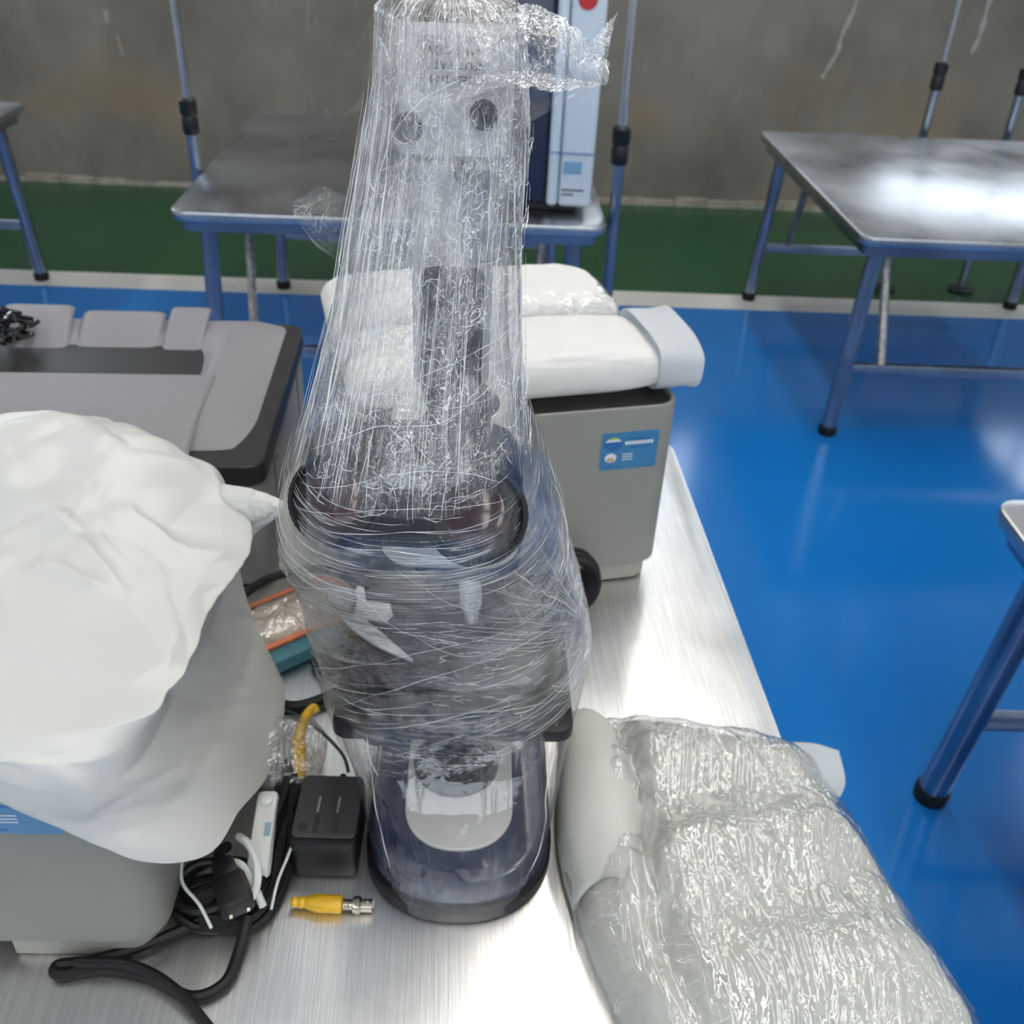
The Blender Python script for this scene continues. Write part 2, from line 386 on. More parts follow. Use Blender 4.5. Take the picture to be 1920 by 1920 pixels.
FILM_I = mat_film('stretch_film_inner', haze=.05, lines=.8, sc=52., sv=(200, 9), gloss=.7)
FILM_B = mat_film('stretch_film_band', haze=.025, lines=.5, sc=34., sh=(4, 90), gloss=.5)
FILM_S = mat_film('clear_bag_film', haze=.04, lines=.55, sc=20., sv=(60, 7), bump=.7, fine=1., gloss=1.5, rough=.07, lw=.012)

# ------------------------------------------------------------------ room
X0, X1, Y0, Y1, ZC = -5.2, 6.4, -4.2, 5.9, 4.3
g = G(); box(g, X0, X1, Y0, 4.29, -.1, 0); struct('floor', g, BLUE)
g = G(); box(g, X0, X1, 4.29, 4.475, -.1, .0); struct('trim_1', g, LINE)
g = G(); box(g, X0, X1, 4.475, Y1, -.1, 0); struct('trim_2', g, GREEN)
wins = [(-4.6, -2.5, 1.6, 3.2), (1.12, 1.62, 1.6, 4.0), (2.2, 5.6, 1.5, 2.4)]          # in the concrete wall: x from, x to, sill, head
fill_wins = [(-4.4, -1.8, 2.5, 4.0), (-1.2, 1.4, 2.5, 4.0), (2.0, 4.6, 2.5, 4.0)]         # added openings behind the viewer, unseen, put in for front fill
def holed(g, ya, yb, ws):
    xa = X0
    for (a, b, sl, hd_) in ws:
        box(g, xa, a, ya, yb, -.1, ZC); box(g, a, b, ya, yb, -.1, sl); box(g, a, b, ya, yb, hd_, ZC); xa = b
    box(g, xa, X1, ya, yb, -.1, ZC)
g = G(); holed(g, Y1, Y1+.24, wins); wall = struct('wall_back', g, CONC)
g = G(); box(g, X0-.2, X0, Y0, Y1, -.1, ZC); struct('wall_left', g, WALLP)
g = G(); box(g, X1, X1+.2, Y0, Y1, -.1, ZC); struct('wall_right', g, WALLP)
g = G(); holed(g, Y0-.2, Y0, fill_wins); struct('wall_front', g, WALLP)
g = G(); box(g, X0-.2, X1+.2, Y0-.2, Y1+.24, ZC, ZC+.2); struct('ceiling', g, CEIL)
for k, (a, b, SILL, HEAD, yw, sg) in enumerate([(*w_, Y1+.11, 1) for w_ in wins]+[(*w_, Y0-.11, -1) for w_ in fill_wins]):  # frames for the back windows, then for the added fill openings
    g = G()
    for (p, q, r, s) in ((a, b, SILL, SILL+.06), (a, b, HEAD-.06, HEAD), (a, a+.06, SILL, HEAD), (b-.06, b, SILL, HEAD), ((a+b)/2-.02, (a+b)/2+.02, SILL, HEAD)):
        box(g, p, q, yw-.03, yw+.03, r, s)
    wf = struct('window_%d' % (k+1), g, FRAME)
    ld = bpy.data.lights.new('window_daylight_portal', 'AREA'); ld.shape = 'RECTANGLE'; ld.size = b-a; ld.size_y = HEAD-SILL
    ld.cycles.is_portal = True
    lo = bpy.data.objects.new('window_daylight_portal', ld); C.objects.link(lo); lo.location = ((a+b)/2, yw+.11*sg, (SILL+HEAD)/2); lo.rotation_euler = (-sg*PI/2, 0, 0)
for i, x in enumerate((-3.7, .25, 1.25, 4.9)):
    for j, y in enumerate((-3.4, -2.0, -.6, .8, 2.2, 3.6, 5.0)):
        t = thing('ceiling_light', 'white tube ceiling light with a glowing diffuser', 'ceiling light', (x, y, ZC-.06), 0, 'ceiling lights in rows above the tables')
        g = G(); slab(g, 0, 0, .30, 1.24, 0, .06, .01, .004); obj('housing', g, FRAME, t)
        g = G(); slab(g, 0, 0, .24, 1.18, -.012, .001, .01, .004); obj('diffuser', g, LAMPM, t)

# pale lime runs standing on the concrete
LIME = plain('lime_deposit', (.29, .29, .275), .85, noise=.2, nscale=30, bump=.3, bscale=60)
rl = random.Random(3)
for pts_, r_ in (([(2.02, 1.30), (2.005, 1.10), (1.97, .96), (1.965, .88), (1.93, .80), (1.91, .74)], .014), ([(2.74, 1.22), (2.73, 1.08), (2.735, .98), (2.715, .90)], .016), ([(-2.05, 1.12), (-2.035, 1.04), (-2.04, .98)], .012), ([(-2.02, .92), (-2.025, .86)], .014), ([(-1.98, .80), (-1.975, .74), (-1.97, .70)], .007)):
    g = G(); tube(g, [(x_+rl.uniform(-.004, .004), 0, z_) for x_, z_ in pts_], lambda s_: r_*(.35+.65*abs(math.sin(2.2*s_*len(pts_)+.8))), 8, 6)
    g.v = [(x_, Y1-.0005+y_*.12, z_) for x_, y_, z_ in g.v]; obj('lime_run', g, LIME, wall)
# damp edge line along the foot of the wall, rough plaster lumps
g = G()
for k in range(60):
    x = X0+.1+k*.19; box(g, x, x+.185, Y1-.012-.010*random.random(), Y1+.001, 0, .02+.035*random.random())
struct('baseboard_back', g, plain('crumbled_plaster', (.30, .28, .24), .9, noise=.3, nscale=12, bump=.5, bscale=60))

# ------------------------------------------------------------------ folding steel tables
def table(label, cx, cy, wx, wy, rz=0., top=STEEL2, legs=True, brace=True, lr=.027, group='folding steel tables'):
    t = thing('folding_table', label, 'table', (cx, cy, 0), rz, group)
    g = G(); v, f = prism(rrect(0, 0, wx, wy, .05, 8), [(TZ-.030, .012), (TZ-.030, .002), (TZ-.022, 0), (TZ-.007, 0), (TZ-.002, .002), (TZ, .007)]); g.add(v, f)
    obj('tabletop', g, top, t)
    g = G(); v, f = prism(rrect(0, 0, wx-.05, wy-.05, .04, 8), [(TZ-.068, 0), (TZ-.030, 0)]); g.add(v, f); obj('apron', g, TUBE, t)
    ix, iy = wx/2-.085, wy/2-.085
    for sy in (-1, 1):
        for sx in (-1, 1):
            g = G(); tube(g, [(sx*(ix-.01), sy*(iy-.02), TZ-.06), (sx*(ix+.015), sy*(iy+.012), .03)], lr, 16, 1, False); lg = obj('leg', g, TUBE, t)
            g = G(); lathe(g, [(0, lr+.004), (.028, lr+.006), (.036, lr+.002)], (sx*(ix+.0155), sy*(iy+.0125), 0), (0, 0, 1), 16); obj('rubber_foot', g, RUBBER, lg)
        g = G(); box(g, -ix, ix, sy*iy-.013, sy*iy+.013, .235, .275, b=.003); obj('crossbar', g, TUBE, t)
        g = G(); box(g, -ix, ix, sy*(iy-.16)-.012, sy*(iy-.16)+.012, TZ-.115, TZ-.075, b=.003); obj('upper_crossbar', g, TUBE, t)
        for sx in (-1, 1):
            g = G(); tube(g, [(sx*(ix-.12), sy*iy-sy*.0, .275), (sx*(ix-.11), sy*(iy-.10), .50), (sx*(ix-.10), sy*(iy-.17), TZ-.08)], .016, 6, 1, False); obj('folding_brace', g, RUST, t)
    return t
# the table that everything stands on (its long edge runs slightly askew)
a0 = math.atan2(.034, 1.06)
table('large brushed steel table in front carrying the microscope and printers', -.36, .985, 1.56, 1.42, a0, STEEL, group=None)
table('steel folding table by the concrete wall with a tall casing on it', -.277, 3.745, 1.366, 1.39, 0, STEEL2, group=None)
table('steel folding table at the right with a bare shiny top', 1.93, 3.775, 1.412, 1.45, 0, STEEL2, group=None)
table('steel folding table cut off at the left edge, only one corner in view', -2.60, 3.745, 1.366, 1.39, 0, STEEL2, group=None)
table('steel table at the right edge, nearest bare corner with a thick leg', 1.655, .83, 1.39, 1.36, -.02, STEEL2, lr=.032, group=None)

# ------------------------------------------------------------------ telescopic poles by the wall
def pole(x, y, ztop, zc, label, dx=0., dy=0.):
    t = thing('telescopic_pole', label, 'pole', (x, y, 0))
    P = lambda z: (dx*z, dy*z, z)
    g = G(); tube(g, [P(.0), P(zc)], .019, 12, 1, False); obj('lower_tube', g, TUBE, t)
    g = G(); tube(g, [P(zc), P(ztop)], .013, 12, 1, False); obj('upper_tube', g, CHROME, t)
    g = G(); lathe(g, [(-.06, .024), (-.05, .028), (-.01, .028), (0, .024), (.01, .030), (.05, .030), (.058, .02)], P(zc), (dx, dy, 1), 14); obj('clamp', g, BLKP, t)
    g = G(); lathe(g, [(0, .06), (.012, .06), (.02, .022)], (0, 0, 0), (0, 0, 1), 20); obj('foot', g, RUBBER, t)
pole(-.985, 3.54, 2.6, .925, 'metal telescopic pole at the left edge of the casing table', -.005, 0)
pole(.455, 3.22, 2.6, .962, 'metal telescopic pole to the right of the tall casing', -.012, 0)
pole(2.01, 4.62, 2.6, .985, 'metal telescopic pole behind the right table, left of the pair', .0, 0)
pole(2.41, 4.64, 2.6, .975, 'metal telescopic pole behind the right table, nearest the right edge', -.005, 0)

# ------------------------------------------------------------------ tall casing on the far table
t = thing('instrument_casing', 'tall pale blue and navy casing on the table by the wall', 'device', (.24, 3.33, TZ), math.radians(-3))
g = G(); box(g, -.16, .085, -.13, .16, 0, .03, b=.006); obj('base', g, BLKP, t)
g = G(); box(g, -.20, -.018, -.165, .20, .031, .74, b=.012); obj('body', g, DEVN, t)
g = G(); box(g, -.016, .018, -.18, .20, .031, .74, b=.008); obj('back_panel', g, DEVW, t)
g = G(); box(g, .021, .125, -.178, .20, .031, .74, b=.008); sp = obj('side_panel', g, DEVW, t)
g = G(); box(g, -.017, .126, -.1815, -.178, .1955, .198); obj('panel_seam', g, STK2, sp)
g = G(); box(g, .032, .088, -.180, -.177, .135, .172); obj('sticker', g, plain('faded_blue_sticker', (.15, .30, .45), .5, noise=.05), sp)
g = G(); lathe(g, [(0, .028), (.003, .028)], (.068, -.178, .625), (0, -1, 0), 20); obj('badge', g, RED, sp)
g = G()
for i, (a, b) in enumerate(((.030, .100), (.030, .068))): box(g, a, b, -.1800, -.1775, .082-.014*i, .086-.014*i)
obj('small_print', g, INK, sp)

# ------------------------------------------------------------------ white laser printers
def sticker(parent, m4, full=True, W=.088, H=.062):
    """blue rating sticker: round emblems and lines of print"""
    g = G(); v, f = prism(rrect(0, 0, W, H, .004, 4), [(0, 0), (.0006, 0)]); g.add(v, f, m4); s = obj('rating_sticker', g, STK, parent)
    def el(cx, cy, rx, ry, z, mat, nm, half=0):
        pts = [(cx+rx*math.cos(a), cy+ry*math.sin(a)) for a in [2*PI*k/24 for k in range(24)]]
        if half: pts = [(x, max(y, cy+ry*half)) for x, y in pts]
        g = G(); v, f = prism(pts, [(z, 0), (z+.0003, 0)]); g.add(v, f, m4); obj(nm, g, mat, s)
    el(-.026, .013, .0145, .0125, .0006, STK2, 'emblem'); el(-.026, .0125, .0125, .011, .0009, STKW, 'emblem', .35); el(-.026, .0135, .010, .0105, .0012, STKG, 'emblem', .62)
    el(-.029, -.0115, .0105, .009, .0006, STK2, 'emblem'); el(-.028, -.0105, .009, .0075, .0009, STKW, 'emblem'); el(-.028, -.013, .006, .004, .0012, STKY, 'emblem')
    def bars(rows, mat, nm):
        g = G()
        for (x0, x1, y, hh, n) in rows:
            ww = (x1-x0)/n
            for k in range(n):
                v, f = prism(rrect(x0+ww*(k+.5), y, ww*.78, hh, 0, 1), [(.0006, 0), (.0010, 0)]); g.add(v, f, m4)
        obj(nm, g, mat, s)
    bars([(-.008, .036, .0125, .0052, 9)], STKW, 'heading_print')
    bars([(-.008, .030, .0195, .0022, 12), (-.008, .030, .0055, .0018, 12), (-.038, -.024, -.0262, .003, 3), (-.018, -.006, -.0262, .003, 3)], STK2, 'line_print')
    bars([(-.010, .006, -.006, .0016, 6), (-.010, .006, -.0105, .0016, 6), (-.010, .006, -.015, .0016, 6)], STKW, 'small_print')

def white_printer(label, loc, rz, W=.46, D=.42, cav=(-.16, .16), stick=(.128, .25)):
    H = .316
    t = thing('laser_printer', label, 'printer', (*loc, TZ), rz)
    o = rrect(0, 0, W, D, .035, 8)
    g = G(); v, f = prism(o, [(.034, .004), (.038, 0), (H-.006, 0), (H-.001, .0015), (H, .004), (H-.001, .007), (H-.012, .008)], cap1=True); g.add(v, f); b = obj('body', g, PRW, t)
    g = G(); v, f = prism(rrect(0, 0, W-.018, D-.018, .028, 8), [(H-.011, 0), (H-.006, 0)]); g.add(v, f); obj('top_panel', g, PRB, t)
    g = G(); slab(g, 0, .02, W*.6, D*.55, H-.006, H-.001, .02, .002, 5); obj('output_tray', g, PRB, t)
    for s, (xa, xb) in ((-1, (-W/2+.012, cav[0])), (1, (cav[1], W/2-.012))):
        g = G(); rr = (.03, 0, 0, .03) if s > 0 else (0, .03, .03, 0); v, f = prism(rrect((xa+xb)/2, 0, xb-xa, D-.016, rr, 6), [(.002, .002), (.004, 0), (.034, 0)]); g.add(v, f); obj('foot_panel', g, PRC, t)
    g = G(); box(g, cav[0], cav[1], -D/2+.06, D/2-.02, .004, .034); obj('paper_cavity', g, PRB, t)
    for sx in (-1, 1):
        g = G(); lathe(g, [(0, .012), (.004, .012)], (sx*(W/2-.06), -D/2+.07, 0), (0, 0, 1), 12); obj('rubber_pad', g, RUBBER, t)
    m4 = Matrix.Translation((stick[0], -D/2-.0001, stick[1])) @ Matrix.Rotation(PI/2, 4, 'X')
    sticker(t, m4)
    return t
A1 = math.radians(13); ex = Vector((math.cos(A1), math.sin(A1))); ey = Vector((-math.sin(A1), math.cos(A1)))
FR = Vector((.301, 1.252)); ctr = FR-ex*.23+ey*.21
white_printer('white laser printer with a blue sticker, foam packs piled on top', ctr, A1, cav=(-.16, .128), stick=(.155, .247))
white_printer('white laser printer under the milky plastic cover, bottom left', (-.528, .795), 0., W=.46, D=.42, cav=(-.16, .075), stick=(.124, .236))

# ------------------------------------------------------------------ dark grey printer
t = thing('office_printer', 'large dark grey printer with ridged top lid, behind the plastic cover', 'printer', (-.635, 1.44, TZ), math.radians(2.2))
W, D, H = .655, .505, .232
g = G(); slab(g, 0, 0, W-.012, D-.012, .004, H-.045, .02, .004, 5); bd = obj('body', g, PRL, t)
g = G(); box(g, W/2-.0065, W/2-.005, -D/2+.12, -D/2+.123, .01, H-.05); box(g, W/2-.0065, W/2-.005, D/2-.10, D/2-.097, .01, H-.05); obj('side_seam', g, PRB, bd)
g = G(); v, f = prism(rrect(0, 0, W, D, .028, 8), [(H-.045, .003), (H-.043, 0), (H-.012, 0), (H-.010, .002)]); g.add(v, f); obj('black_band', g, PRB, t)
nu, nv = 181, 141
u = np.linspace(-1, 1, nu)[None, :]; v_ = np.linspace(-1, 1, nv)[:, None]
x = u*(W/2-.003)+0*v_; y = v_*(D/2-.003)+0*u
rc = .026; qx = np.clip(np.abs(x)-(W/2-.003-rc), 0, None); qy = np.clip(np.abs(y)-(D/2-.003-rc), 0, None); ln = np.hypot(qx, qy)
k = np.where(ln > 1e-9, np.minimum(1, rc/np.maximum(np.maximum(qx, qy), 1e-9)*np.maximum(qx, qy)/np.maximum(ln, 1e-9)), 1)
x = np.sign(x)*(np.minimum(np.abs(x), W/2-.003-rc)+qx*k); y = np.sign(y)*(np.minimum(np.abs(y), D/2-.003-rc)+qy*k)
din = np.minimum(W/2-np.abs(x), D/2-np.abs(y))
z = H-.011+.012*sstep(0, .012, din)
# outer slope falling to the rim, then the sunk paper tray that climbs towards the back
z = z+.010*sstep(.0, .10, din)
z = z-.018*sstep(-.10, -.25, y)-.016*sstep(.235, .33, x)*sstep(-.25, -.10, y)
tray = sstep(.212, .150, x)*sstep(-.34, -.30, x)*sstep(-.004, .002, y)
z = z-tray*(.046*sstep(.262, .02, y))
z = z-.0008
grid_obj('top_lid', np.stack([x, y, z], -1), PRG, t)
# curved paper rests laid on the sunk tray, the middle one set lower
for (xa, xb, hh, sl) in ((-.205, -.083, .004, -.19), (-.062, .082, .001, -.07), (.090, .160, .004, -.05), (-.30, -.225, .004, -.19)):
    n1, n2 = 16, 30; uu = np.linspace(xa, xb, n1)[None, :]; vv = np.linspace(.006, .250 if hh < .002 else .268, n2)[:, None]
    X_ = uu+(vv-.268)*sl+0*vv; Y_ = vv+0*uu; Z_ = H+.0105-.046*sstep(.262, .02, vv)+0*uu+hh*.6
    e1 = (np.abs((uu-xa)/(xb-xa)*2-1))**12*.005; Z_ = Z_-e1
    grid_obj('paper_rest', np.stack([X_, Y_, Z_], -1), PRG, t, thick=.003)
uu = np.linspace(-.305, .220, 60)[None, :]; vv = np.linspace(-.246, -.006, 50)[:, None]
e1 = np.minimum(np.minimum(uu+.305, .220-uu), np.minimum(vv+.246, -.006-vv)); Zc = H+.0135-.018*sstep(-.10, -.25, vv)+0*uu-.004*sstep(.004, 0, e1)
grid_obj('front_cover', np.stack([uu+0*vv, vv+0*uu, Zc], -1), PRG, t, thick=.002)
g = G(); box(g, -.060, .080, .252, .264, H-.004, H+.006, b=.002); obj('hinge_slot', g, PRD, t)
g = G(); lathe(g, [(0, .004), (.0015, .004)], (W/2-.006, -.10, .15), (1, 0, 0), 12); obj('status_light', g, plain('green_dot', (.0, .16, .12), .4), t)
# dark knotted bundle lying on the dark printer, at the frame's left edge
g = G(); rr = random.Random(5)
for k in range(26):
    c = Vector((-.845+rr.uniform(-.05, .05), 1.55+rr.uniform(-.045, .045), TZ+H+.012+rr.uniform(0, .030))); d = [c+Vector((rr.uniform(-.04, .04), rr.uniform(-.04, .04), rr.uniform(-.008, .012))) for _ in range(4)]
    tube(g, d, .0045, 6, 4)
tag(obj('cable_bundle', g, BLKG), 'tangled glossy black cable bundle on the dark grey printer at left edge', 'cable')

# ------------------------------------------------------------------ foam packs on the right printer
def pillow(name, P0, ux, uy, hz, mat, parent, n=70, m=60, amp=.006, sc=14, seed=0., power=6, lift=0., film=False, off=0.):
    """a soft wrapped slab: closed surface over a rectangle, with folds"""
    th_ = np.linspace(0, 2*PI, m, endpoint=False)[None, :]; v = np.linspace(0, 1, n)[:, None]
    c, s = np.cos(th_), np.sin(th_); ce = np.sign(c)*np.abs(c)**.55; se = np.sign(s)*np.abs(s)**.62
    end = (1-np.abs(2*v-1)**power)**.35
    a = v*ux.length; A = a+0*ce
    Yl = .5+.5*ce*(.86+.14*end); Zl = (.5+.5*se*np.clip(end, .12, 1)); 
    d = crease(A*sc+seed, th_*2.2+0*v, seed, 3)*amp
    rad = 1+0*d
    X = P0[0]+ux.normalized().x*A+uy.x*Yl; Y = P0[1]+ux.normalized().y*A+uy.y*Yl; Z = P0[2]+hz*Zl+lift
    X = X+d*.6*ce*uy.normalized().x; Y = Y+d*.6*ce*uy.normalized().y; Z = Z+np.maximum(d+off, -.2*hz)*np.where(se > 0, se, 0)
    uvu = th_/(2*PI)*(2*uy.length+2*hz)+0*v; 
    at = dict(wv=.25+0*A, wc=1.+0*A, wh=.3+0*A, haze=1.+0*A) if film else None
    return grid_obj(name, np.stack([X, Y, Z], -1), mat, parent, closed=True, uv=np.stack([uvu, A], -1), attrs=at)
e3 = ex.to_3d(); y3 = ey.to_3d()
fl = FR-ex*.46; ztop = TZ+.3165
t = thing('foam_pack', 'white foam sheet pack at the printer front edge, open sleeve at right', 'packaging', (0, 0, 0))
P0 = (fl+ey*.022-ex*.015).to_3d(); P0.z = ztop
pillow('foam_sheet', P0, ex*.462, y3*.172, .076, FOAM, t, amp=.004, sc=9, seed=2.)
# the loose end of the sleeve
n1, n2 = 26, 40; uu = np.linspace(0, 1, n1)[None, :]; a_ = np.linspace(0, 2*PI, n2, endpoint=False)[:, None]
ce, se = np.sign(np.cos(a_))*np.abs(np.cos(a_))**.5, np.sign(np.sin(a_))*np.abs(np.sin(a_))**.6
lx = .425+.066*uu; ly = .022+.086+.088*ce*(1+.04*uu); lz = .040+.0385*se*(1.-.02*uu)+.001
o0 = fl
XX = o0.x+ex.x*lx+ey.x*ly; YY = o0.y+ex.y*lx+ey.y*ly; ZZ = ztop+lz+.003*np.sin(a_*3+uu*4)*uu+0*lx
grid_obj('sleeve_end', np.stack([XX+0*ZZ, YY+0*ZZ, ZZ], -1).transpose(1, 0, 2), plain('thin_foam_sleeve', (.75, .78, .80), .5, trans=.55, noise=.02), t, closed=True, thick=.0008)
t = thing('foam_pack', 'white foam sheet pack at the printer back edge, bound with clear tape', 'packaging', (0, 0, 0))
P0 = (fl+ey*.200-ex*.02).to_3d(); P0.z = ztop
pillow('foam_sheet', P0, ex*.450, y3*.175, .092, FOAM, t, amp=.006, sc=8, seed=7.)
P0 = (fl+ey*.197+ex*.02).to_3d(); P0.z = ztop+.002
pillow('clear_tape', P0, ex*.415, y3*.16, .086, FILM_S, t, amp=.006, sc=22, seed=11., film=True)

# ------------------------------------------------------------------ milky plastic cover over the near-left printer
def cover():
    nv_, nu_ = 260, 420
    # rings from the hem to the crown: z, right x, front y, back y
    key = [(0.0, -.228, .552, 1.02), (.12, -.262, .548, 1.03), (.30, -.280, .548, 1.03), (.44, -.268, .555, 1.025), (.54, -.252, .575, 1.02), (.64, -.275, .615, 1.01), (.76, -.34, .68, 1.0), (.88, -.43, .77, .985), (1., -.555, .86, .90)]
    zz = [0, .11, .23, .285, .316, .328, .334, .340, .342]
    v = np.linspace(0, 1, nv_); K = np.array(key)
    xr = np.interp(v, K[:, 0], K[:, 1]); yf = np.interp(v, K[:, 0], K[:, 2]); yb = np.interp(v, K[:, 0], K[:, 3]); zt = np.interp(v, K[:, 0], zz)
    for arr in (xr, yf, yb, zt):
        for _ in range(3): arr[1:-1] = (arr[:-2]+2*arr[1:-1]+arr[2:])/4
    th_ = np.linspace(0, 2*PI, nu_, endpoint=False)[None, :]
    n = 5.6; c, s = np.cos(th_), np.sin(th_)
    cx = -.56; hx = (xr-cx)[:, None]; cy = ((yf+yb)/2)[:, None]; hy = ((yb-yf)/2)[:, None]
    rad = (np.abs(c)**n+np.abs(s)**n)**(-1/n)
    X = cx+hx*rad*c; Y = cy+hy*rad*s; Z = zt[:, None]+0*X
    # the hem hangs lowest at the front right corner and rises to the left
    tt = v[:, None]
    hem = np.interp(X[0], [-.9, -.45, -.387, -.342, -.296, -.257, -.225, -.195], [.36, .31, .285, .245, .195, .165, .135, .13])[None, :]
    hem = np.minimum(hem, .315)
    hem = hem*(1-.75*sstep(.62, .85, Y[0])[None, :])
    Z = hem+(Z)*(1-hem/.342)
    Z = Z+sstep(.44, .60, tt)*.19*np.clip(Y-.62, 0, .32)*sstep(-.25, -.42, X)
    # folds: broad facets, sharp pleats and drag lines that fan from the corners
    q = np.stack([X, Y, Z], -1); arc = th_*.33+0*tt
    d = (.024*crease(X*5.2+3, Y*5.2+Z*4.6, 4., 2, .5)+.007*crease(X*13+3, (Y+Z)*11, 8., 2, .6))*(.35+.65*sstep(0, .3, tt))
    qf = q*np.array([1, 1, .4])
    def fold(pl, wdt, amp):                       # a sharp fold line along the surface
        best = np.full(X.shape, 9.); side = np.zeros(X.shape)
        pl = np.array([tuple(p_) for p_ in smooth_path(pl, 3)])*np.array([1, 1, .4]); tot = len(pl)-1
        for i_ in range(tot):
            p0, L_ = pl[i_], pl[i_+1]-pl[i_]; s_ = np.clip(((qf-p0)@L_)/(L_**2).sum(), 0, 1)
            dist = np.linalg.norm(qf-(p0+s_[..., None]*L_), axis=-1); pos = (i_+s_)/tot
            m_ = dist < best; best = np.where(m_, dist, best); side = np.where(m_, pos, side)
        return amp*np.exp(-best/wdt)*np.sin(PI*np.clip(side, .06, .94))**.6
    for a in (((-.503, .884, .36), (-.453, .861, .36), (-.401, .816, .36), (-.35, .765, .36)), ((-.428, .762, .36), (-.407, .773, .36), (-.377, .759, .36), (-.348, .756, .36)), ((-.34, .744, .355), (-.279, .681, .355), (-.245, .64, .355), (-.205, .565, .35))):
        d = d+fold(a, .010, .024)
    for a in (((-.509, .899, .37), (-.445, .944, .37), (-.412, .951, .37), (-.355, .959, .36), (-.294, .968, .34)), ((-.46, 1.04, .37), (-.428, 1.01, .37), (-.374, .985, .36), (-.341, .974, .36)), ((-.294, .968, .33), (-.263, .922, .34), (-.239, .804, .35), (-.214, .683, .35), (-.203, .60, .33)),
              ((-.321, .552, .36), (-.304, .552, .30)), ((-.255, .60, .34), (-.205, .552, .30)), ((-.329, .552, .309), (-.315, .552, .25)), ((-.419, .677, .355), (-.375, .671, .355), (-.338, .644, .355)), ((-.326, .679, .355), (-.267, .62, .355), (-.238, .555, .31)),
              ((-.284, .552, .205), (-.259, .552, .277), (-.205, .552, .315)), ((-.195, .56, .278), (-.212, .552, .176)), ((-.50, .75, .37), (-.42, .66, .36), (-.40, .58, .33)), ((-.55, .66, .36), (-.46, .60, .345), (-.44, .552, .30)), ((-.36, .87, .365), (-.30, .84, .35), (-.25, .86, .34))):
        d = d+fold(a, .008, .018)
    nx, ny = (X-cx), (Y-cy); ln_ = np.hypot(nx, ny)+1e-6; up = sstep(.72, .95, tt)
    X = X+nx/ln_*d*(1-up*.6); Y = Y+ny/ln_*d*(1-up*.6); Z = Z+d*up
    # a pinched tail of plastic sticks out at the upper right corner
    dd = np.hypot(Y-.965, (Z-.30)*.8)
    pin = np.clip(1-dd/.040, 0, 1)**1.6*sstep(-.27, -.22, X); X = X+.050*pin; Z = Z-.004*pin
    P = np.stack([X, Y, Z+TZ], -1)
    o = grid_obj('plastic_cover', P, BAG, None, closed=True, uv=np.stack([arc, Z], -1))
    tag(o, 'creased milky white plastic cover draped over the printer at lower left', 'plastic cover')
    P0_ = [[(-.320, .975, .338), (-.268, .968, .338), (-.238, .962, .333), (-.214, .955, .326)], [(-.320, .955, .335), (-.268, .950, .330), (-.238, .948, .330), (-.212, .950, .322)], [(-.315, .935, .310), (-.268, .938, .306), (-.240, .942, .316), (-.212, .948, .319)], [(-.310, .930, .260), (-.268, .936, .276), (-.242, .942, .298), (-.214, .950, .317)]]
    rows = [smooth_path(r_, 10) for r_ in P0_]; cols = [smooth_path([rows[i_][j_] for i_ in range(4)], 10) for j_ in range(len(rows[0]))]
    A_ = np.array([[tuple(p_) for p_ in c_] for c_ in cols]); kx = crease(A_[..., 0]*60, A_[..., 2]*60, 3., 2)*.004; A_[..., 1] -= kx; A_[..., 2] += TZ+kx*.4
    grid_obj('corner_tail', A_, BAG, o, thick=.0006)
    return o
cover()

# ------------------------------------------------------------------ microscope
ms = thing('microscope', 'tall binocular microscope on a navy base, wrapped in wrinkled clear film', 'microscope', (0, 0, TZ))
CXm = -.004
def uoutline(cx, hw, yf, yb, seg=28, sq=2.35):
    pts = []
    yc = yf+hw*1.02
    for k in range(seg+1):
        a = PI+PI*k/seg; c, s = math.cos(a), math.sin(a)
        pts.append((cx+hw*math.copysign(abs(c)**(2/sq), c), yc+hw*1.02*math.copysign(abs(s)**(2/sq), s)))
    pts += [(cx+hw, yb-.02), (cx+hw-.02, yb), (cx-hw+.02, yb), (cx-hw, yb-.02)]
    return pts
g = G(); v, f = prism(uoutline(CXm, .106, .633, .99), [(0, .004), (.003, 0), (.018, 0), (.021, .003)]); g.add(v, f); ft = obj('rubber_base_rim', g, RUBBER, ms)
g = G(); v, f = prism(uoutline(CXm, .102, .640, .985), [(.0205, .002), (.023, 0), (.046, .001), (.054, .006), (.056, .012)]); g.add(v, f); obj('base', g, NAVY, ms)
g = G(); v, f = prism(uoutline(CXm-.001, .061, .683, .90, sq=2.2), [(.0555, 0), (.0590, 0), (.0600, .001)]); g.add(v, f); pl = obj('frosted_plate', g, PLATE, ms)
g = G(); lathe(g, [(.058, .050), (.066, .050), (.070, .047), (.072, .043), (.068, .040)], (CXm-.006, .803, 0), (0, 0, 1), 48); il = obj('illuminator_ring', g, BLKP, ms)
g = G(); lathe(g, [(.066, .0395), (.070, .036), (.073, .020), (.074, .004)], (CXm-.006, .803, 0), (0, 0, 1), 40); obj('field_lens', g, BLKG, il)
for sx in (-1, 1):
    g = G(); lathe(g, [(0, .008), (.05, .008), (.052, .006)], (CXm+sx*.045-.004, .862, .06), (0, 0, 1), 16); obj('support_pin', g, SILVER, ms)
# upright limb and arm
g = G(); v, f = prism(rrect(CXm, .945, .105, .085, .022, 6), [(.05, 0), (.20, .004), (.40, .008), (.46, .006)]); g.add(v, f)
obj('limb', g, NAVY, ms)
for sx in (-1, 1):
    g = G(); lathe(g, [(0, .020), (.012, .026), (.030, .026), (.034, .020), (.036, .014), (.050, .014), (.052, .010)], (CXm+sx*.052, .94, .115), (sx, 0, 0), 32, .0006); obj('focus_knob', g, BLKP, ms)
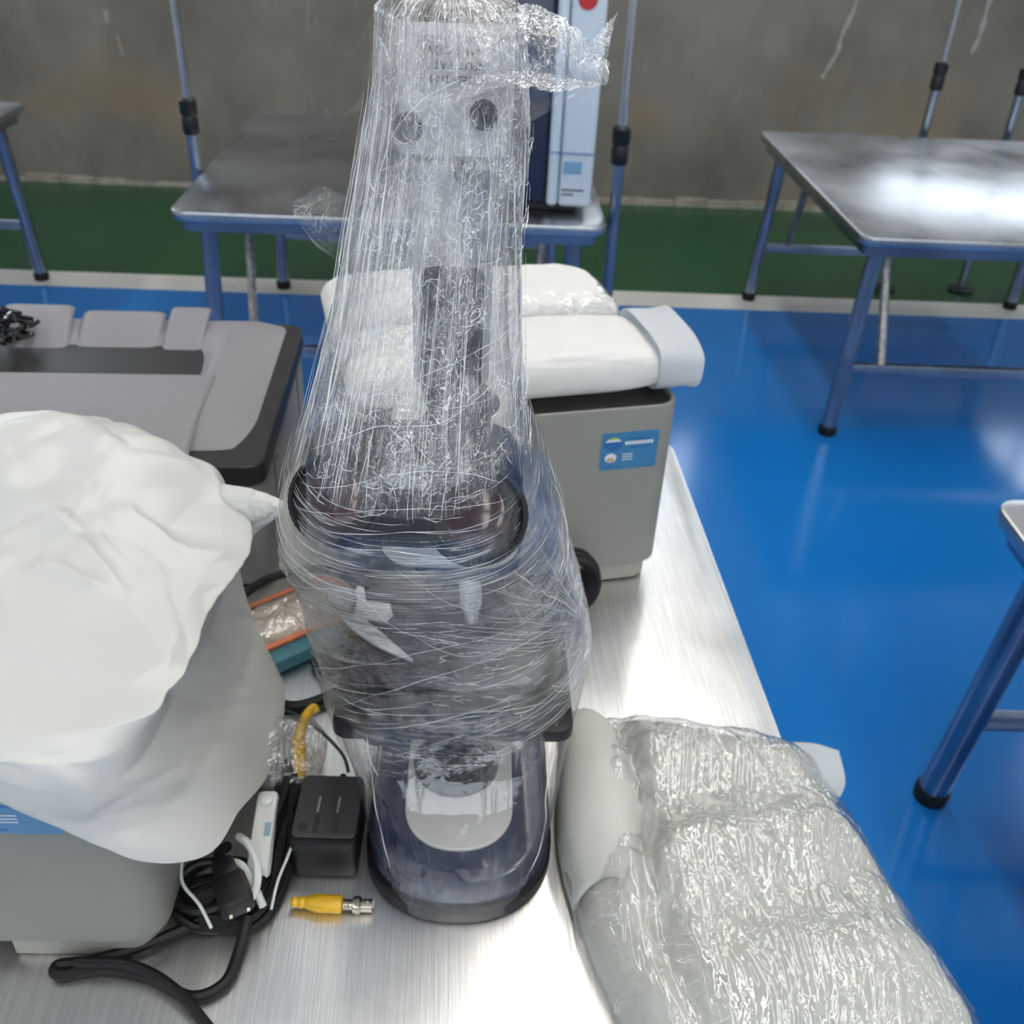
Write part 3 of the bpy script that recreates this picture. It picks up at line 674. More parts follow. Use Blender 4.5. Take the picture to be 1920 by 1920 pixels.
# stage: two black plates, silver slide holder
g = G(); slab(g, -.013, .845, .256, .235, .178, .196, .018, .003, 6); st = obj('stage', g, BLKP, ms)
g = G(); slab(g, -.020, .868, .215, .165, .1965, .208, .012, .002, 6); obj('moving_stage_plate', g, plain('stage_grey', (.045, .044, .052), .35, noise=.06, nscale=60), st)
g = G(); lathe(g, [(.160, .006), (.178, .006)], (-.10, .79, 0), (0, 0, 1), 12); lathe(g, [(.12, .016), (.160, .016)], (-.10, .79, 0), (0, 0, 1), 20, .0006); obj('stage_knob', g, BLKP, st)
hd = thing('x', None, None); bpy.data.objects.remove(hd)
g = G(); v, f = prism([(-.163, .905), (-.120, .885), (-.095, .880), (-.088, .893), (-.094, .915), (-.122, .918), (-.128, .945), (-.136, .948), (-.142, .920), (-.163, .918)], [(.2085, 0), (.2115, 0), (.2120, .0006)]); g.add(v, f); sh = obj('slide_holder', g, SILVER, ms)
pts = []
A_, B_, C_ = Vector((-.152, .889)), Vector((-.118, .838)), Vector((-.060, .812))
for k in range(13):
    t_ = k/12; q = A_*(1-t_)**2+B_*2*t_*(1-t_)+C_*t_*t_; pts.append((q.x, q.y))
A2, B2 = Vector((-.060, .815)), Vector((-.105, .866)); D2 = Vector((-.125, .889))
for k in range(13):
    t_ = k/12; q = A2*(1-t_)**2+B2*2*t_*(1-t_)+D2*t_*t_; pts.append((q.x, q.y))
g = G(); v, f = prism(pts, [(.2120, 0), (.2145, 0), (.2150, .0004)]); g.add(v, f); obj('holder_finger', g, SILVER, sh)
g = G(); lathe(g, [(.212, .005), (.217, .016), (.226, .018), (.230, .016), (.231, .007), (.2295, .004)], (-.149, .906, 0), (0, 0, 1), 32, .0004); obj('holder_knob', g, plain('grey_knob', (.28, .29, .29), .5, noise=.05), sh)
# nosepiece with objectives
g = G(); lathe(g, [(0, .030), (.012, .040), (.022, .040), (.030, .034)], (CXm, .83, .335), (0, .12, 1), 36, .0005); npc = obj('nosepiece', g, BLKP, ms)
for k, a in enumerate((.2, 1.77, 3.34, 4.91)):
    o_ = Vector((CXm+.022*math.cos(a), .83+.022*math.sin(a), .342)); ax = Vector((.35*math.cos(a), .35*math.sin(a), -1))
    g = G(); lathe(g, [(0, .011), (.02, .012), (.035, .0115), (.042, .008), (.052, .007), (.056, .004)], o_, ax, 20); obj('objective', g, (NAVY, SILVER)[k % 2], npc)
# arm reaching forward over the stage, cream head
g = G(); v, f = prism(rrect(CXm, .865, .112, .235, .035, 8), [(.372, .008), (.380, 0), (.425, 0), (.440, .004)]); g.add(v, f); obj('arm', g, NAVY, ms)
g = G(); v, f = prism(rrect(-.018, .765, .122, .165, .03, 8), [(.440, .004), (.446, 0), (.530, .004), (.548, .012), (.552, .020)]); g.add(v, f); obj('head_housing', g, CREAM, ms)
g = G(); v, f = prism(rrect(-.046, .668, .176, .085, .035, 8), [(.498, .010), (.504, .002), (.510, 0), (.565, .002), (.578, .010), (.581, .02)]); g.add(v, f); obj('prism_housing', g, BLKP, ms)
# eyepieces with ribbed cups, looking up at the viewer
ea = Vector((-.02, -.80, .60)).normalized()
for (px_, pz_, r_) in ((-.101, .556, .0365), (.004, .545, .0395)):
    c_ = Vector((px_, .615, pz_)); b_ = c_-ea*.085
    g = G(); lathe(g, [(0, .020), (.04, .021), (.05, .026), (.058, .026)], b_, ea, 32); ep = obj('eyepiece_tube', g, BLKP, ms)
    g = G(); lathe(g, [(.055, r_-.006), (.062, r_-.001), (.080, r_), (.086, r_-.0015), (.087, r_-.004), (.083, r_-.007)], b_, ea, 96, .0005); obj('eyecup', g, RUBBER, ep)
    g = G(); lathe(g, [(.078, r_-.006), (.0815, r_-.010), (.0835, r_-.018), (.0842, r_-.030), (.0844, .001)], b_, ea, 48); obj('eye_lens', g, LENS, ep)
# trinocular column with the camera on top
g = G(); lathe(g, [(0, .030), (.012, .030), (.014, .024), (.030, .024), (.032, .028), (.040, .028), (.042, .022), (.052, .022)], (-.014, .735, .548), (0, 0, 1), 40); obj('column_mount', g, BLKP, ms)
g = G(); box(g, -.041, .006, .672, .720, .612, .702, b=.006); obj('focus_block', g, BLKP, ms)
g = G(); lathe(g, [(0, .015), (.012, .016), (.026, .016), (.028, .012)], (-.018, .702, .585), (0, -1, .35), 32, .0005); obj('lock_knob', g, BLKP, ms)
g = G(); lathe(g, [(0, .009), (.024, .010), (.026, .008)], (.004, .700, .602), (.3, -1, .2), 20); obj('lock_lever', g, BLKP, ms)
g = G(); v, f = prism(rrect(-.019, .748, .062, .058, .014, 6), [(.598, .004), (.602, 0), (.775, 0), (.780, .004)]); g.add(v, f); cl = obj('camera_column', g, CAMG, ms)
g = G(); box(g, -.012, .008, .7165, .7195, .705, .772); obj('scale_strip', g, plain('blue_grey_strip', (.16, .19, .23), .4, noise=.05), cl)
g = G(); lathe(g, [(0, .008), (.010, .008), (.012, .006)], (-.010, .718, .772), (0, -1, 0), 16); obj('column_screw', g, BLKP, cl)
for (x_, z_) in ((-.050, .802), (.002, .812)):
    g = G(); lathe(g, [(0, .009), (.010, .010), (.012, .008)], (x_, .716, z_), (0, -1, 0), 20, .0004); obj('thumb_screw', g, BLKP, ms)
g = G(); slab(g, -.018, .755, .080, .085, .780, .868, .008, .003, 5); cb = obj('camera_body', g, CAMG, ms)
g = G(); slab(g, -.018, .755, .083, .088, .868, .878, .008, .002, 5); obj('camera_cap', g, BLKP, cb)
g = G(); v, f = prism(rrect(0, 0, .060, .036, .003, 3), [(0, 0), (.0005, 0)]); m4 = Matrix.Translation((-.014, .7124, .842)) @ Matrix.Rotation(PI/2, 4, 'X') ; g.add(v, f, m4); lb = obj('rating_plate', g, plain('plate_grey', (.36, .36, .35), .45, noise=.03), cb)
for s_, dz in (('MODEL:  DIM', -.009), ('INPUT  PAT', 0.), ('V:7AM  DC12V', .009)):
    mt = Matrix.Translation((-.014, .7118, .842+dz)) @ Matrix.Rotation(PI/2, 4, 'X') @ Matrix.Rotation(PI, 4, 'Z')
    text_mesh('plate_print', s_, .0072, INK, lb, mt, .0001)

# ---- stretch film
SEC = np.array([(.004, -.004, .108, .631, 1.0), (.03, -.004, .108, .631, 1.0), (.07, -.003, .111, .635, 1.0), (.12, -.007, .124, .66, 1.0), (.17, -.014, .144, .70, 1.0), (.2, -.015, .151, .712, 1.0), (.25, -.020, .153, .715, 1.0), (.3, -.028, .147, .70, 1.0), (.35, -.033, .139, .675, .98), (.4, -.040, .133, .645, .96), (.45, -.043, .127, .605, .94), (.5, -.046, .116, .575, .92), (.54, -.048, .103, .562, .9), (.58, -.046, .089, .572, .88), (.63, -.042, .079, .600, .86), (.68, -.036, .070, .620, .84), (.73, -.032, .064, .635, .83), (.78, -.026, .059, .650, .82), (.82, -.022, .055, .655, .82), (.86, -.021, .051, .66, .82), (.885, -.023, .049, .69, .80), (.893, -.023, .030, .71, .78), (.896, -.023, .002, .745, .747)])
def sleeve(name, mat, z0, z1, nz, nth, fn, shrink=0., a0=0., a1=2*PI, tilt=None, n_=2.6):
    """film surface that follows the wrapped body between two heights; fn -> (displacement, attrs)"""
    closed = abs(a1-a0-2*PI) < 1e-6
    T_ = (np.linspace(a0, a1, nth, endpoint=not closed))[None, :]; V_ = np.linspace(0, 1, nz)[:, None]
    Z = (z0+(z1-z0)*V_)+0*T_
    if tilt is not None: Z = Z+tilt(T_)
    S = [np.interp(Z, SEC[:, 0], SEC[:, i]) for i in range(1, 5)]
    cx, hx, yf, yb = S
    # round the corners of the interpolated profile
    for dz in (.012, -.012):
        for i in range(4): S[i] = S[i]+.5*(np.interp(Z+dz, SEC[:, 0], SEC[:, i+1])-np.interp(Z, SEC[:, 0], SEC[:, i+1]))
    cx, hx, yf, yb = S; hx = hx-shrink; hy = (yb-yf)/2-shrink; cy = (yf+yb)/2
    c, s = np.cos(T_), np.sin(T_); nn = n_+0*Z; r = (np.abs(c)**nn+np.abs(s)**nn)**(-1/nn)
    arc = T_*.11+0*Z
    d, at = fn(T_+0*Z, Z, arc)
    X = cx+(hx+d)*r*c; Y = cy+(hy+d)*r*s
    return grid_obj(name, np.stack([X, Y, Z], -1), mat, ms, closed=closed, uv=np.stack([arc, Z], -1), attrs=at)
def fn_outer(T, Z, A):
    front = np.sin(T); left = sstep(.1, -.8, np.cos(T))
    tower = sstep(.53+.045*sstep(-.2, -.7, front), .60+.03*sstep(-.2, -.7, front), Z); mid = sstep(.10, .22, Z)*sstep(.58, .50, Z); low = sstep(.16, .08, Z)
    pleat = np.abs(noise3(P3(A*95, Z*5, 1.)))*2-.5; pleat2 = np.abs(noise3(P3(A*210, Z*9, 6.)))*2-.5
    crum = crease(A*42, Z*42, 2., 4, .5); big = crease(A*13+2, Z*11, 5., 3, .6)
    right = sstep(-.3, .5, np.cos(T))
    d = tower*((.0010+.0012*left)*pleat+.0014*crum*(1-.4*left)+.003*big)
    d = d+mid*(.0052*big+.0006*crum+.0006*pleat)+low*(.0010*pleat+.0035*big)*sstep(.0, .05, Z)
    clr = 1-.75*np.exp(-((T-4.72)/.45)**2-((Z-.843)/.022)**2)
    tower = tower*clr
    at = dict(wv=tower*(.55+.45*left)+.30*mid*right+.12*low, wc=tower*(.95-.35*left)+.22*mid+.02, wh=0*Z,
              haze=tower+.14*mid+.15*low+.35*mid*right)
    return d, at
sleeve('film_outer_layer', FILM_T, .004, .896, 560, 520, fn_outer)
def fn_inner(T, Z, A):
    crum = crease(A*50+7, Z*50, 12., 3, .6); pleat = np.abs(noise3(P3(A*120+9, Z*6, 3.)))*2-.5
    d = .0018*crum+.0010*pleat
    return d, dict(wv=.6+0*Z, wc=.9+0*Z, wh=0*Z, haze=1+0*Z)
sleeve('film_inner_layer', FILM_I, .565, .882, 230, 380, fn_inner, shrink=.010)
def fn_head(T, Z, A):
    lev = np.abs(noise3(P3(A*7, Z*80, 1.)))*2-.5; crum = crease(A*40, Z*60, 31., 3, .5)
    return .0007*lev+.0003*crum+.0022, dict(wv=0*Z, wc=.25+0*Z, wh=.9+0*Z, haze=.2+0*Z)
sleeve('film_head_band', FILM_B, .425, .560, 110, 420, fn_head, tilt=lambda T: .006*np.cos(T))
def fn_stage(T, Z, A):
    lev = np.abs(noise3(P3(A*6, (Z-.10*np.cos(T))*70, 4.)))*2-.5; crum = crease(A*30, Z*40, 41., 3, .5)
    e = sstep(.6, .9, np.cos(T))
    return .0010*lev+(.0003+.004*e)*crum+.0025, dict(wv=0*Z, wc=.15+.85*e, wh=.7+0*Z, haze=.3+3*e)
sleeve('film_stage_band', FILM_B, .168, .225, 90, 420, fn_stage, tilt=lambda T: .022*np.cos(T)+.02*sstep(.1, .9, np.cos(T)))
sleeve('film_stage_band', FILM_B, .195, .275, 90, 420, lambda T, Z, A: (fn_stage(T, Z+.3, A)[0]+.001, fn_stage(T, Z, A)[1]), tilt=lambda T: .055*np.cos(T))
def fn_fan(T, Z, A):
    # the skirt is dragged from the eyepieces towards a knot at the right of the stage
    lev = np.abs(noise3(P3(A*8, (Z-.18*np.cos(T))*60, 14.)))*2-.5; big = crease(A*16, Z*16, 51., 3, .6)
    r = sstep(-.4, .7, np.cos(T))
    return .0008*lev+.004*big+.003, dict(wv=.2*r, wc=.15+.5*r, wh=.25+.5*r, haze=.1+2.4*r)
sleeve('film_skirt', FILM_B, .275, .415, 110, 420, fn_fan, tilt=lambda T: -.050*np.cos(T))

EDGES = [
     ((3.34, 0.36), (4.29, 0.497), (4.62, 0.413), (4.89, 0.351), (5.26, 0.365)) ,
     ((3.17, 0.163), (4.56, 0.349), (5.29, 0.397)) ,
     ((3.95, 0.215), (4.63, 0.296), (5.4, 0.356), (5.95, 0.297)) ,
     ((3.97, 0.232), (4.22, 0.229), (4.93, 0.239), (5.49, 0.234)) ,
     ((6.0, 0.268), (5.77, 0.392), (5.63, 0.508)) ,
     ((5.99, 0.266), (5.58, 0.425), (5.4, 0.508)) ,
     ((5.9, 0.275), (5.4, 0.453), (5.09, 0.518)) ,
     ((6.02, 0.27), (5.9, 0.385), (5.91, 0.491)) ,
     ((5.88, 0.273), (5.31, 0.413), (4.93, 0.492), (4.66, 0.535)) ,
     ((4.14, 0.194), (4.14, 0.173), (4.17, 0.156)) ,
     ((6.32, 0.518), (6.21, 0.454), (6.03, 0.36), (5.99, 0.266)) ,
     ((3.69, 0.84), (3.62, 0.747), (3.66, 0.659), (3.63, 0.599)) ,
     ((3.92, 0.847), (3.96, 0.756), (3.96, 0.668), (3.96, 0.615)) ,
     ((4.1, 0.83), (4.13, 0.804), (4.18, 0.752), (4.24, 0.678)) ,
     ((3.68, 0.801), (3.84, 0.718), (3.92, 0.649), (3.95, 0.594)) ,
     ((4.9, 0.844), (4.48, 0.832), (4.16, 0.806), (3.98, 0.749)) ,
     ((5.71, 0.806), (5.82, 0.677), (5.84, 0.604)) ,
     ((5.49, 0.792), (5.67, 0.713), (5.63, 0.625)) ,
     ((5.09, 0.827), (5.23, 0.785), (5.26, 0.735)) ,
     ((5.4, 0.766), (5.4, 0.706), (5.53, 0.644)) ,
     ((3.71, 0.547), (4.47, 0.577), (5.13, 0.578), (5.54, 0.568)) ,
     ((4.09, 0.553), (4.72, 0.563), (5.27, 0.559)) ,
     ((3.83, 0.57), (4.52, 0.599), (5.08, 0.601), (5.49, 0.582)) ,
     ((4.16, 0.546), (4.65, 0.549), (5.09, 0.542)) ,
     ((4.33, 0.646), (4.78, 0.663), (5.27, 0.677), (5.69, 0.682)) ,
     ((3.78, 0.62), (4.42, 0.649), (4.96, 0.642), (5.45, 0.642)) ,
     ((3.86, 0.596), (4.38, 0.627), (4.92, 0.632), (5.45, 0.654)) ,
     ((5.45, 0.201), (5.43, 0.149), (5.5, 0.087), (5.36, 0.049)) ,
     ((4.17, 0.18), (4.06, 0.12), (4.07, 0.056)) ,
]
def on_sleeve(T, Z, off=.0035):
    cx, hx, yf, yb = [float(np.interp(Z, SEC[:, 0], SEC[:, i_])) for i_ in range(1, 5)]
    c, s_ = math.cos(T), math.sin(T); r = (abs(c)**2.6+abs(s_)**2.6)**(-1/2.6)
    return Vector((cx+(hx+off)*r*c, (yf+yb)/2+((yb-yf)/2+off)*r*s_, Z))
EDGE = plain('rolled_film_glint', (.86, .87, .86), .12, spec=1., trans=.35, coat=.6)  # pale colour drawing the bright lines on rolled edges and crease glints
rr = random.Random(21)
for e in EDGES:
    P_ = smooth_path([(a, b, 0) for a, b in e], 10); g = G(); wob = rr.uniform(0, 9)
    pts_ = [on_sleeve(q.x+.006*math.sin(q.y*160+wob), q.y+.0003*math.sin(q.x*17+wob)) for q in P_]
    r0 = rr.uniform(.00035, .00070) if abs(e[0][0]-e[-1][0]) < .6 else rr.uniform(.00018, .00032)
    tube(g, pts_, lambda s_, r0=r0, w_=wob: r0*(.35+.65*abs(math.sin(s_*9+w_)))*min(1, s_*8+.1, (1-s_)*8+.1), 6, 2)
    obj('rolled_film_edge', g, EDGE, ms)
def creases(name, n_, gen):
    """fine pale strands that paint glints on the film creases, too many to count"""
    g = G()
    for _ in range(n_):
        P_, r0 = gen(); w_ = rr.uniform(0, 9)
        tube(g, P_, lambda s_: r0*(.3+.7*abs(math.sin(s_*7+w_)))*min(1, s_*6+.05, (1-s_)*6+.05), 4, 3)
    o_ = obj(name, g, EDGE, ms); o_['kind'] = 'stuff'; return o_
def line(T0, Z0_, T1, Z1_, r0, bow=0.):
    n_ = 7; return [on_sleeve(T0+(T1-T0)*k/n_+rr.uniform(-1, 1)*.006, Z0_+(Z1_-Z0_)*k/n_+bow*math.sin(PI*k/n_)+rr.uniform(-1, 1)*.0005, .0042) for k in range(n_+1)], r0
def squig(T, Z, n_=6, st=.0035, r0=.0002):
    a = rr.uniform(0, 2*PI); P_ = []
    for _ in range(n_):
        P_.append(on_sleeve(T, Z, .0045)); a += rr.uniform(-1.1, 1.1); T += st*math.cos(a)/.07; Z += st*math.sin(a)
    return P_, r0
U_ = rr.uniform
def g1():
    T = U_(3.45, 4.4) if rr.random() < .6 else U_(4.4, 6.0); Z = U_(.60, .84); return line(T, Z, T+U_(-.05, .05), max(.57, Z-U_(.03, .16)), U_(.00012, .00030))
creases('upright_crease_glints', 110, g1)
creases('crumple_crease_glints', 260, lambda: squig(U_(3.9, 6.0), U_(.57, .86), rr.randint(3, 8), U_(.002, .005), U_(.00014, .00034)))
creases('level_crease_glints', 44, lambda: (lambda T, Z: line(T, Z, T+U_(.2, 1.0), Z+U_(-.004, .004), U_(.00010, .00024)))(U_(3.5, 5.1), U_(.485, .585)))
creases('fan_crease_glints', 40, lambda: (lambda T, Z, f: line(5.98+(T-5.98)*f, .27+(Z-.27)*f, T, Z, U_(.00012, .00030), .006))(U_(4.5, 6.05), U_(.37, .50), U_(.05, .5)))
creases('slanting_crease_glints', 30, lambda: (lambda T, Z, d: line(T, Z, T+d, Z+d*U_(.03, .07), U_(.00010, .00024)))(U_(3.5, 5.2), U_(.175, .30), U_(.2, 1.1)))
creases('crumple_crease_glints', 110, lambda: squig(U_(4.7, 6.2), U_(.22, .45), rr.randint(3, 8), U_(.002, .006), U_(.00014, .00032)))
creases('side_crease_glints', 40, lambda: (lambda T, Z: line(T, Z, T+U_(-.1, .1), Z-U_(.03, .12), U_(.00012, .00030)))(rr.choice((U_(5.85, 6.4), U_(3.1, 3.5))), U_(.28, .56)))
# ---- loose flaps of film
def sheet(name, cp, mat, nu_=110, nv_=70, amp=.004, sc=45, seed=0., haze=1., wc=1., wh=.3, wv=.2, big=.006):
    """cp: rows of control points, smoothly interpolated"""
    rows = [smooth_path(r, 16) for r in cp]
    m_ = min(len(r) for r in rows); cols = [smooth_path([rows[i][j] for i in range(len(rows))], 12) for j in range(m_)]
    A = np.array([[tuple(p) for p in c] for c in cols])        # (m_, k, 3)
    def res(a, n, ax):
        x_ = np.linspace(0, a.shape[ax]-1, n); i0 = np.clip(np.floor(x_).astype(int), 0, a.shape[ax]-2); fr_ = x_-i0
        sh_ = [1, 1, 1]; sh_[ax] = n; fr_ = fr_.reshape(sh_); return np.take(a, i0, ax)*(1-fr_)+np.take(a, i0+1, ax)*fr_
    A = res(res(A, nu_, 0), nv_, 1)
    du = np.gradient(A, axis=0); dv = np.gradient(A, axis=1); nrm = np.cross(du, dv); nrm /= np.linalg.norm(nrm, axis=-1, keepdims=True)+1e-9
    lu = np.cumsum(np.linalg.norm(du, axis=-1), 0); lv = np.cumsum(np.linalg.norm(dv, axis=-1), 1)
    d = amp*crease(lu*sc+seed, lv*sc, seed, 3)+big*crease(lu*14+seed, lv*14, seed+4, 2)
    A = A+nrm*d[..., None]
    o_ = grid_obj(name, A, mat, ms, uv=np.stack([lv+seed, lu+seed], -1), attrs=dict(wv=wv+0*lu, wc=wc+0*lu, wh=wh+0*lu, haze=haze+0*lu))
    return o_
FY = .655
FILM_F = mat_film('stretch_film_flap', haze=.20, lines=1., sc=60., bump=1.0, gloss=1.4)
FILM_C = mat_film('stretch_film_clear', haze=.05, lines=.35, sc=30., bump=.7, gloss=1.2, lw=.006)
# crumpled wing at the top right with its twisted tail
sheet('film_wing', [[(-.004, .66, .870), (.018, .65, .884), (.040, .66, .882), (.062, .67, .866), (.078, .68, .852)],
                    [(.000, .635, .858), (.020, .625, .868), (.040, .63, .864), (.060, .65, .853), (.077, .67, .846)],
                    [(.003, .645, .846), (.022, .635, .850), (.042, .64, .849), (.060, .655, .846), (.076, .672, .841)]], FILM_F, 150, 90, .0035, 60, 3.)
sheet('film_wing', [[(-.030, .665, .826), (-.01, .655, .842), (.010, .65, .848), (.045, .66, .846), (.074, .675, .842)],
                    [(-.034, .660, .818), (-.008, .640, .834), (.014, .63, .842), (.045, .64, .842), (.074, .665, .839)]], FILM_F, 150, 40, .003, 60, 13.)
sheet('film_wing_tail', [[(.062, .675, .855), (.070, .675, .868), (.082, .68, .881)], [(.070, .668, .848), (.076, .67, .862), (.083, .68, .882)], [(.077, .672, .845), (.080, .675, .860), (.0835, .68, .882)]], FILM_F, 50, 40, .0015, 80, 23., big=.002)
# hazy sheet hanging below the wing
sheet('film_veil', [[(.028, .69, .845), (.055, .70, .842), (.078, .71, .872)], [(.030, .70, .828), (.055, .71, .830), (.081, .71, .842)], [(.030, .70, .808), (.055, .71, .821), (.079, .71, .830)]], FILM_C, 70, 60, .0006, 20, 33., haze=1.6, wc=.15, wh=.1, wv=0, big=.002)
# clear loop standing out at the left
sheet('film_loop', [[(-.118, .68, .763), (-.108, .69, .765), (-.088, .70, .752)], [(-.127, .68, .755), (-.112, .68, .745), (-.090, .70, .738)], [(-.124, .68, .742), (-.108, .68, .728), (-.090, .70, .722)], [(-.110, .68, .722), (-.100, .69, .712), (-.091, .70, .706)]], FILM_C, 70, 60, .0015, 30, 43., haze=.5, wc=.4, wh=.2, big=.004)

# ------------------------------------------------------------------ foam bundle in a clear bag at the right edge of the table
fb = thing('foam_bundle', 'grey-white foam roll in a glossy clear bag, lying over the table corner', 'packaging', (0, 0, TZ))
def bundle(name, mat, off, amp1, amp2, film, seed):
    n1, n2 = (300, 300) if film else (220, 220)
    U = np.linspace(0, 1, n1)[None, :]; V = np.linspace(0, 1, n2)[:, None]       # U across, V from back to front
    key = np.array([(0, .150, .425, .885), (.12, .128, .440, .835), (.3, .118, .458, .76), (.5, .120, .475, .675), (.68, .134, .490, .60), (.82, .155, .510, .54), (1., .195, .500, .44)])
    xl = np.interp(V, key[:, 0], key[:, 1]); xr = np.interp(V, key[:, 0], key[:, 2]); yy = np.interp(V, key[:, 0], key[:, 3])
    def prof(s, pw): return (1-np.abs(2*s-1)**pw)
    hgt = .010+.080*np.clip(prof(U, 4.), 0, 1)**.55*np.clip(prof(V, 5.), 0, 1)**.5
    # three soft rolls running across, and a deep fold along the left
    hgt = hgt+.020*prof(U, 3)*prof(V, 3)*(np.cos((V*3.1+U*.9)*2*PI)*.5+.2)
    fold = np.exp(-((U-.20-.04*np.sin(V*5))/.035)**2); hgt = hgt-.018*fold*prof(V, 4)
    q = crease(U*5+seed, V*6, seed, 2, .6); r = crease(U*17+seed, V*19, seed+3, 4, .7)
    st_ = np.abs(noise3(P3((U+V*.35)*38, V*4, seed+8)))*2-.5
    wgt = prof(U, 8)*prof(V, 8)
    Z = hgt+off*wgt+wgt*(amp1*q+amp2*r+amp2*.8*st_)
    X = xl+(xr-xl)*(U+.018*crease(V*4+seed, U*2, 3.+seed, 2)*np.ones_like(U)); Y = yy+.018*np.sin(U*PI*1.4+.6)*(1-V)-.02*U*V+0*X
    X = X+(off*.9)*(2*U-1); Y = Y-off*(2*V-1)
    Z = np.maximum(Z, .0025)
    # the part past the table edge sags a little
    sag = sstep(.435, .52, X); Z = Z+.008*sag*0
    P = np.stack([X+0*Z, Y+0*Z, Z], -1)
    pt = sstep(-.12, .22, noise3(P3(X*13, Y*11, 5.))) if film else 0
    at = dict(wv=.25*wgt*pt, wc=.12+.85*pt, wh=.1+0*Z, haze=.4+.8*pt) if film else None
    o_ = grid_obj(name, P, mat, fb, uv=np.stack([X, Y], -1), attrs=at)
    # underside
    P2 = P.copy(); P2[..., 2] = .0012+.0008*(1 if film else 0)
    g_ = grid_obj(name, P2[::12, ::12], mat, fb, uv=np.stack([X, Y], -1)[::12, ::12], attrs={k: a[::12, ::12] for k, a in at.items()} if at else None, flip=True) if not film else None
    return o_
bundle('foam_sheet', FOAM2, 0., .012, .002, False, 2.)
bundle('clear_bag', FILM_S, .0065, .007, .0016, True, 5.)
# inner foam fold lying across the front, and the loose ends
g = G()
def strip(name, rows, mat, parent, thick=.0015, seg=10):
    A = np.array([[tuple(p) for p in smooth_path(r, seg)] for r in rows]); cols = [smooth_path([Vector(A[i, j]) for i in range(A.shape[0])], seg) for j in range(A.shape[1])]
    A = np.array([[tuple(p) for p in c] for c in cols]); return grid_obj(name, A, mat, parent, thick=thick)
strip('foam_tab', [[(.385, .850, .055), (.430, .845, .060), (.462, .835, .058)], [(.385, .80, .060), (.430, .80, .062), (.458, .79, .050)], [(.39, .76, .062), (.42, .755, .055), (.438, .765, .035)]], plain('thin_foam_tab', (.66, .70, .72), .5, trans=.5, noise=.02), fb)
strip('foam_fold', [[(.122, .905, .004), (.132, .915, .026), (.152, .920, .034), (.172, .915, .026), (.180, .905, .004)], [(.120, .87, .030), (.130, .875, .062), (.152, .880, .072), (.176, .872, .064), (.186, .865, .045)],
    [(.112, .80, .020), (.122, .80, .068), (.150, .80, .090), (.180, .79, .088), (.200, .78, .070)], [(.110, .72, .015), (.120, .72, .065), (.148, .72, .088), (.178, .71, .086), (.198, .70, .066)], [(.122, .64, .012), (.132, .64, .05), (.155, .64, .074), (.18, .63, .072), (.20, .62, .055)]], FOAM2, fb, .003)

# ------------------------------------------------------------------ cables, plugs and adapters beside the microscope
Z0 = TZ
ad = thing('power_adapter', 'black square power adapter with two metal prongs, beside the microscope base', 'adapter', (-.152, .735, Z0), math.radians(-1))
g = G(); slab(g, 0, 0, .072, .095, .001, .058, .008, .004, 5); obj('housing', g, BLKP, ad)
g = G(); slab(g, 0, .004, .070, .086, .058, .061, .007, .001, 5); tp = obj('cover_plate', g, plain('adapter_grey', (.040, .040, .042), .45, noise=.1, bump=.3, bscale=900), ad)
for x_ in (-.010, .012):
    g = G(); box(g, x_-.0012, x_+.0012, -.010, .012, .0605, .066); obj('prong', g, NICK, ad)
    g = G(); box(g, x_-.003, x_+.003, -.034, -.011, .0606, .0616); obj('prong_slot', g, INK, ad)
g = G(); lathe(g, [(.0608, .0055), (.0618, .0055)], (-.024, -.026, 0), (0, 0, 1), 20); obj('screw_hole', g, INK, ad)
g = G(); lathe(g, [(0, .004), (.008, .005), (.014, .0035)], (.008, .046, .045), (0, 1, .2), 12); obj('strain_relief', g, BLKP, ad)
def cable(label, pts, r, mat, name='cable', cat='cable', seg=8, group=None):
    g = G(); tube(g, [(x, y, Z0+z) for x, y, z in pts], r, seg, 8); return tag(obj(name, g, mat), label, cat, group)
cable('thin dark green wire running from the plastic cover to the adapter', [(-.30, .97, .02), (-.262, .935, .022), (-.225, .912, .030), (-.195, .885, .036), (-.170, .855, .046), (-.145, .815, .058), (-.137, .797, .050)], .0022, GRNC)
cable('thick black cable curving from under the cover to behind the microscope', [(-.34, .98, .010), (-.27, .955, .010), (-.225, .940, .011), (-.175, .965, .012), (-.12, 1.01, .010), (-.08, 1.06, .010), (-.02, 1.10, .01)], .0085, RUBBER)
cable('black cable arching over the teal pouch behind the microscope', [(-.38, 1.06, .012), (-.32, 1.10, .070), (-.27, 1.135, .082), (-.20, 1.16, .070), (-.13, 1.15, .02), (-.08, 1.13, .010)], .0065, RUBBER)
cable('black power cable looping forward over the steel at the bottom left', [(-.25, .66, .02), (-.275, .628, .012), (-.325, .600, .009), (-.375, .583, .008), (-.405, .578, .008), (-.400, .568, .008), (-.36, .575, .008), (-.31, .566, .008), (-.265, .545, .009), (-.235, .558, .010), (-.226, .590, .016), (-.222, .620, .030)], .0062, RUBBER)
cable('second black power cable trailing off the bottom of the picture', [(-.385, .574, .020), (-.33, .572, .019), (-.28, .548, .018), (-.23, .505, .010), (-.18, .46, .008), (-.16, .40, .008)], .0055, RUBBER)
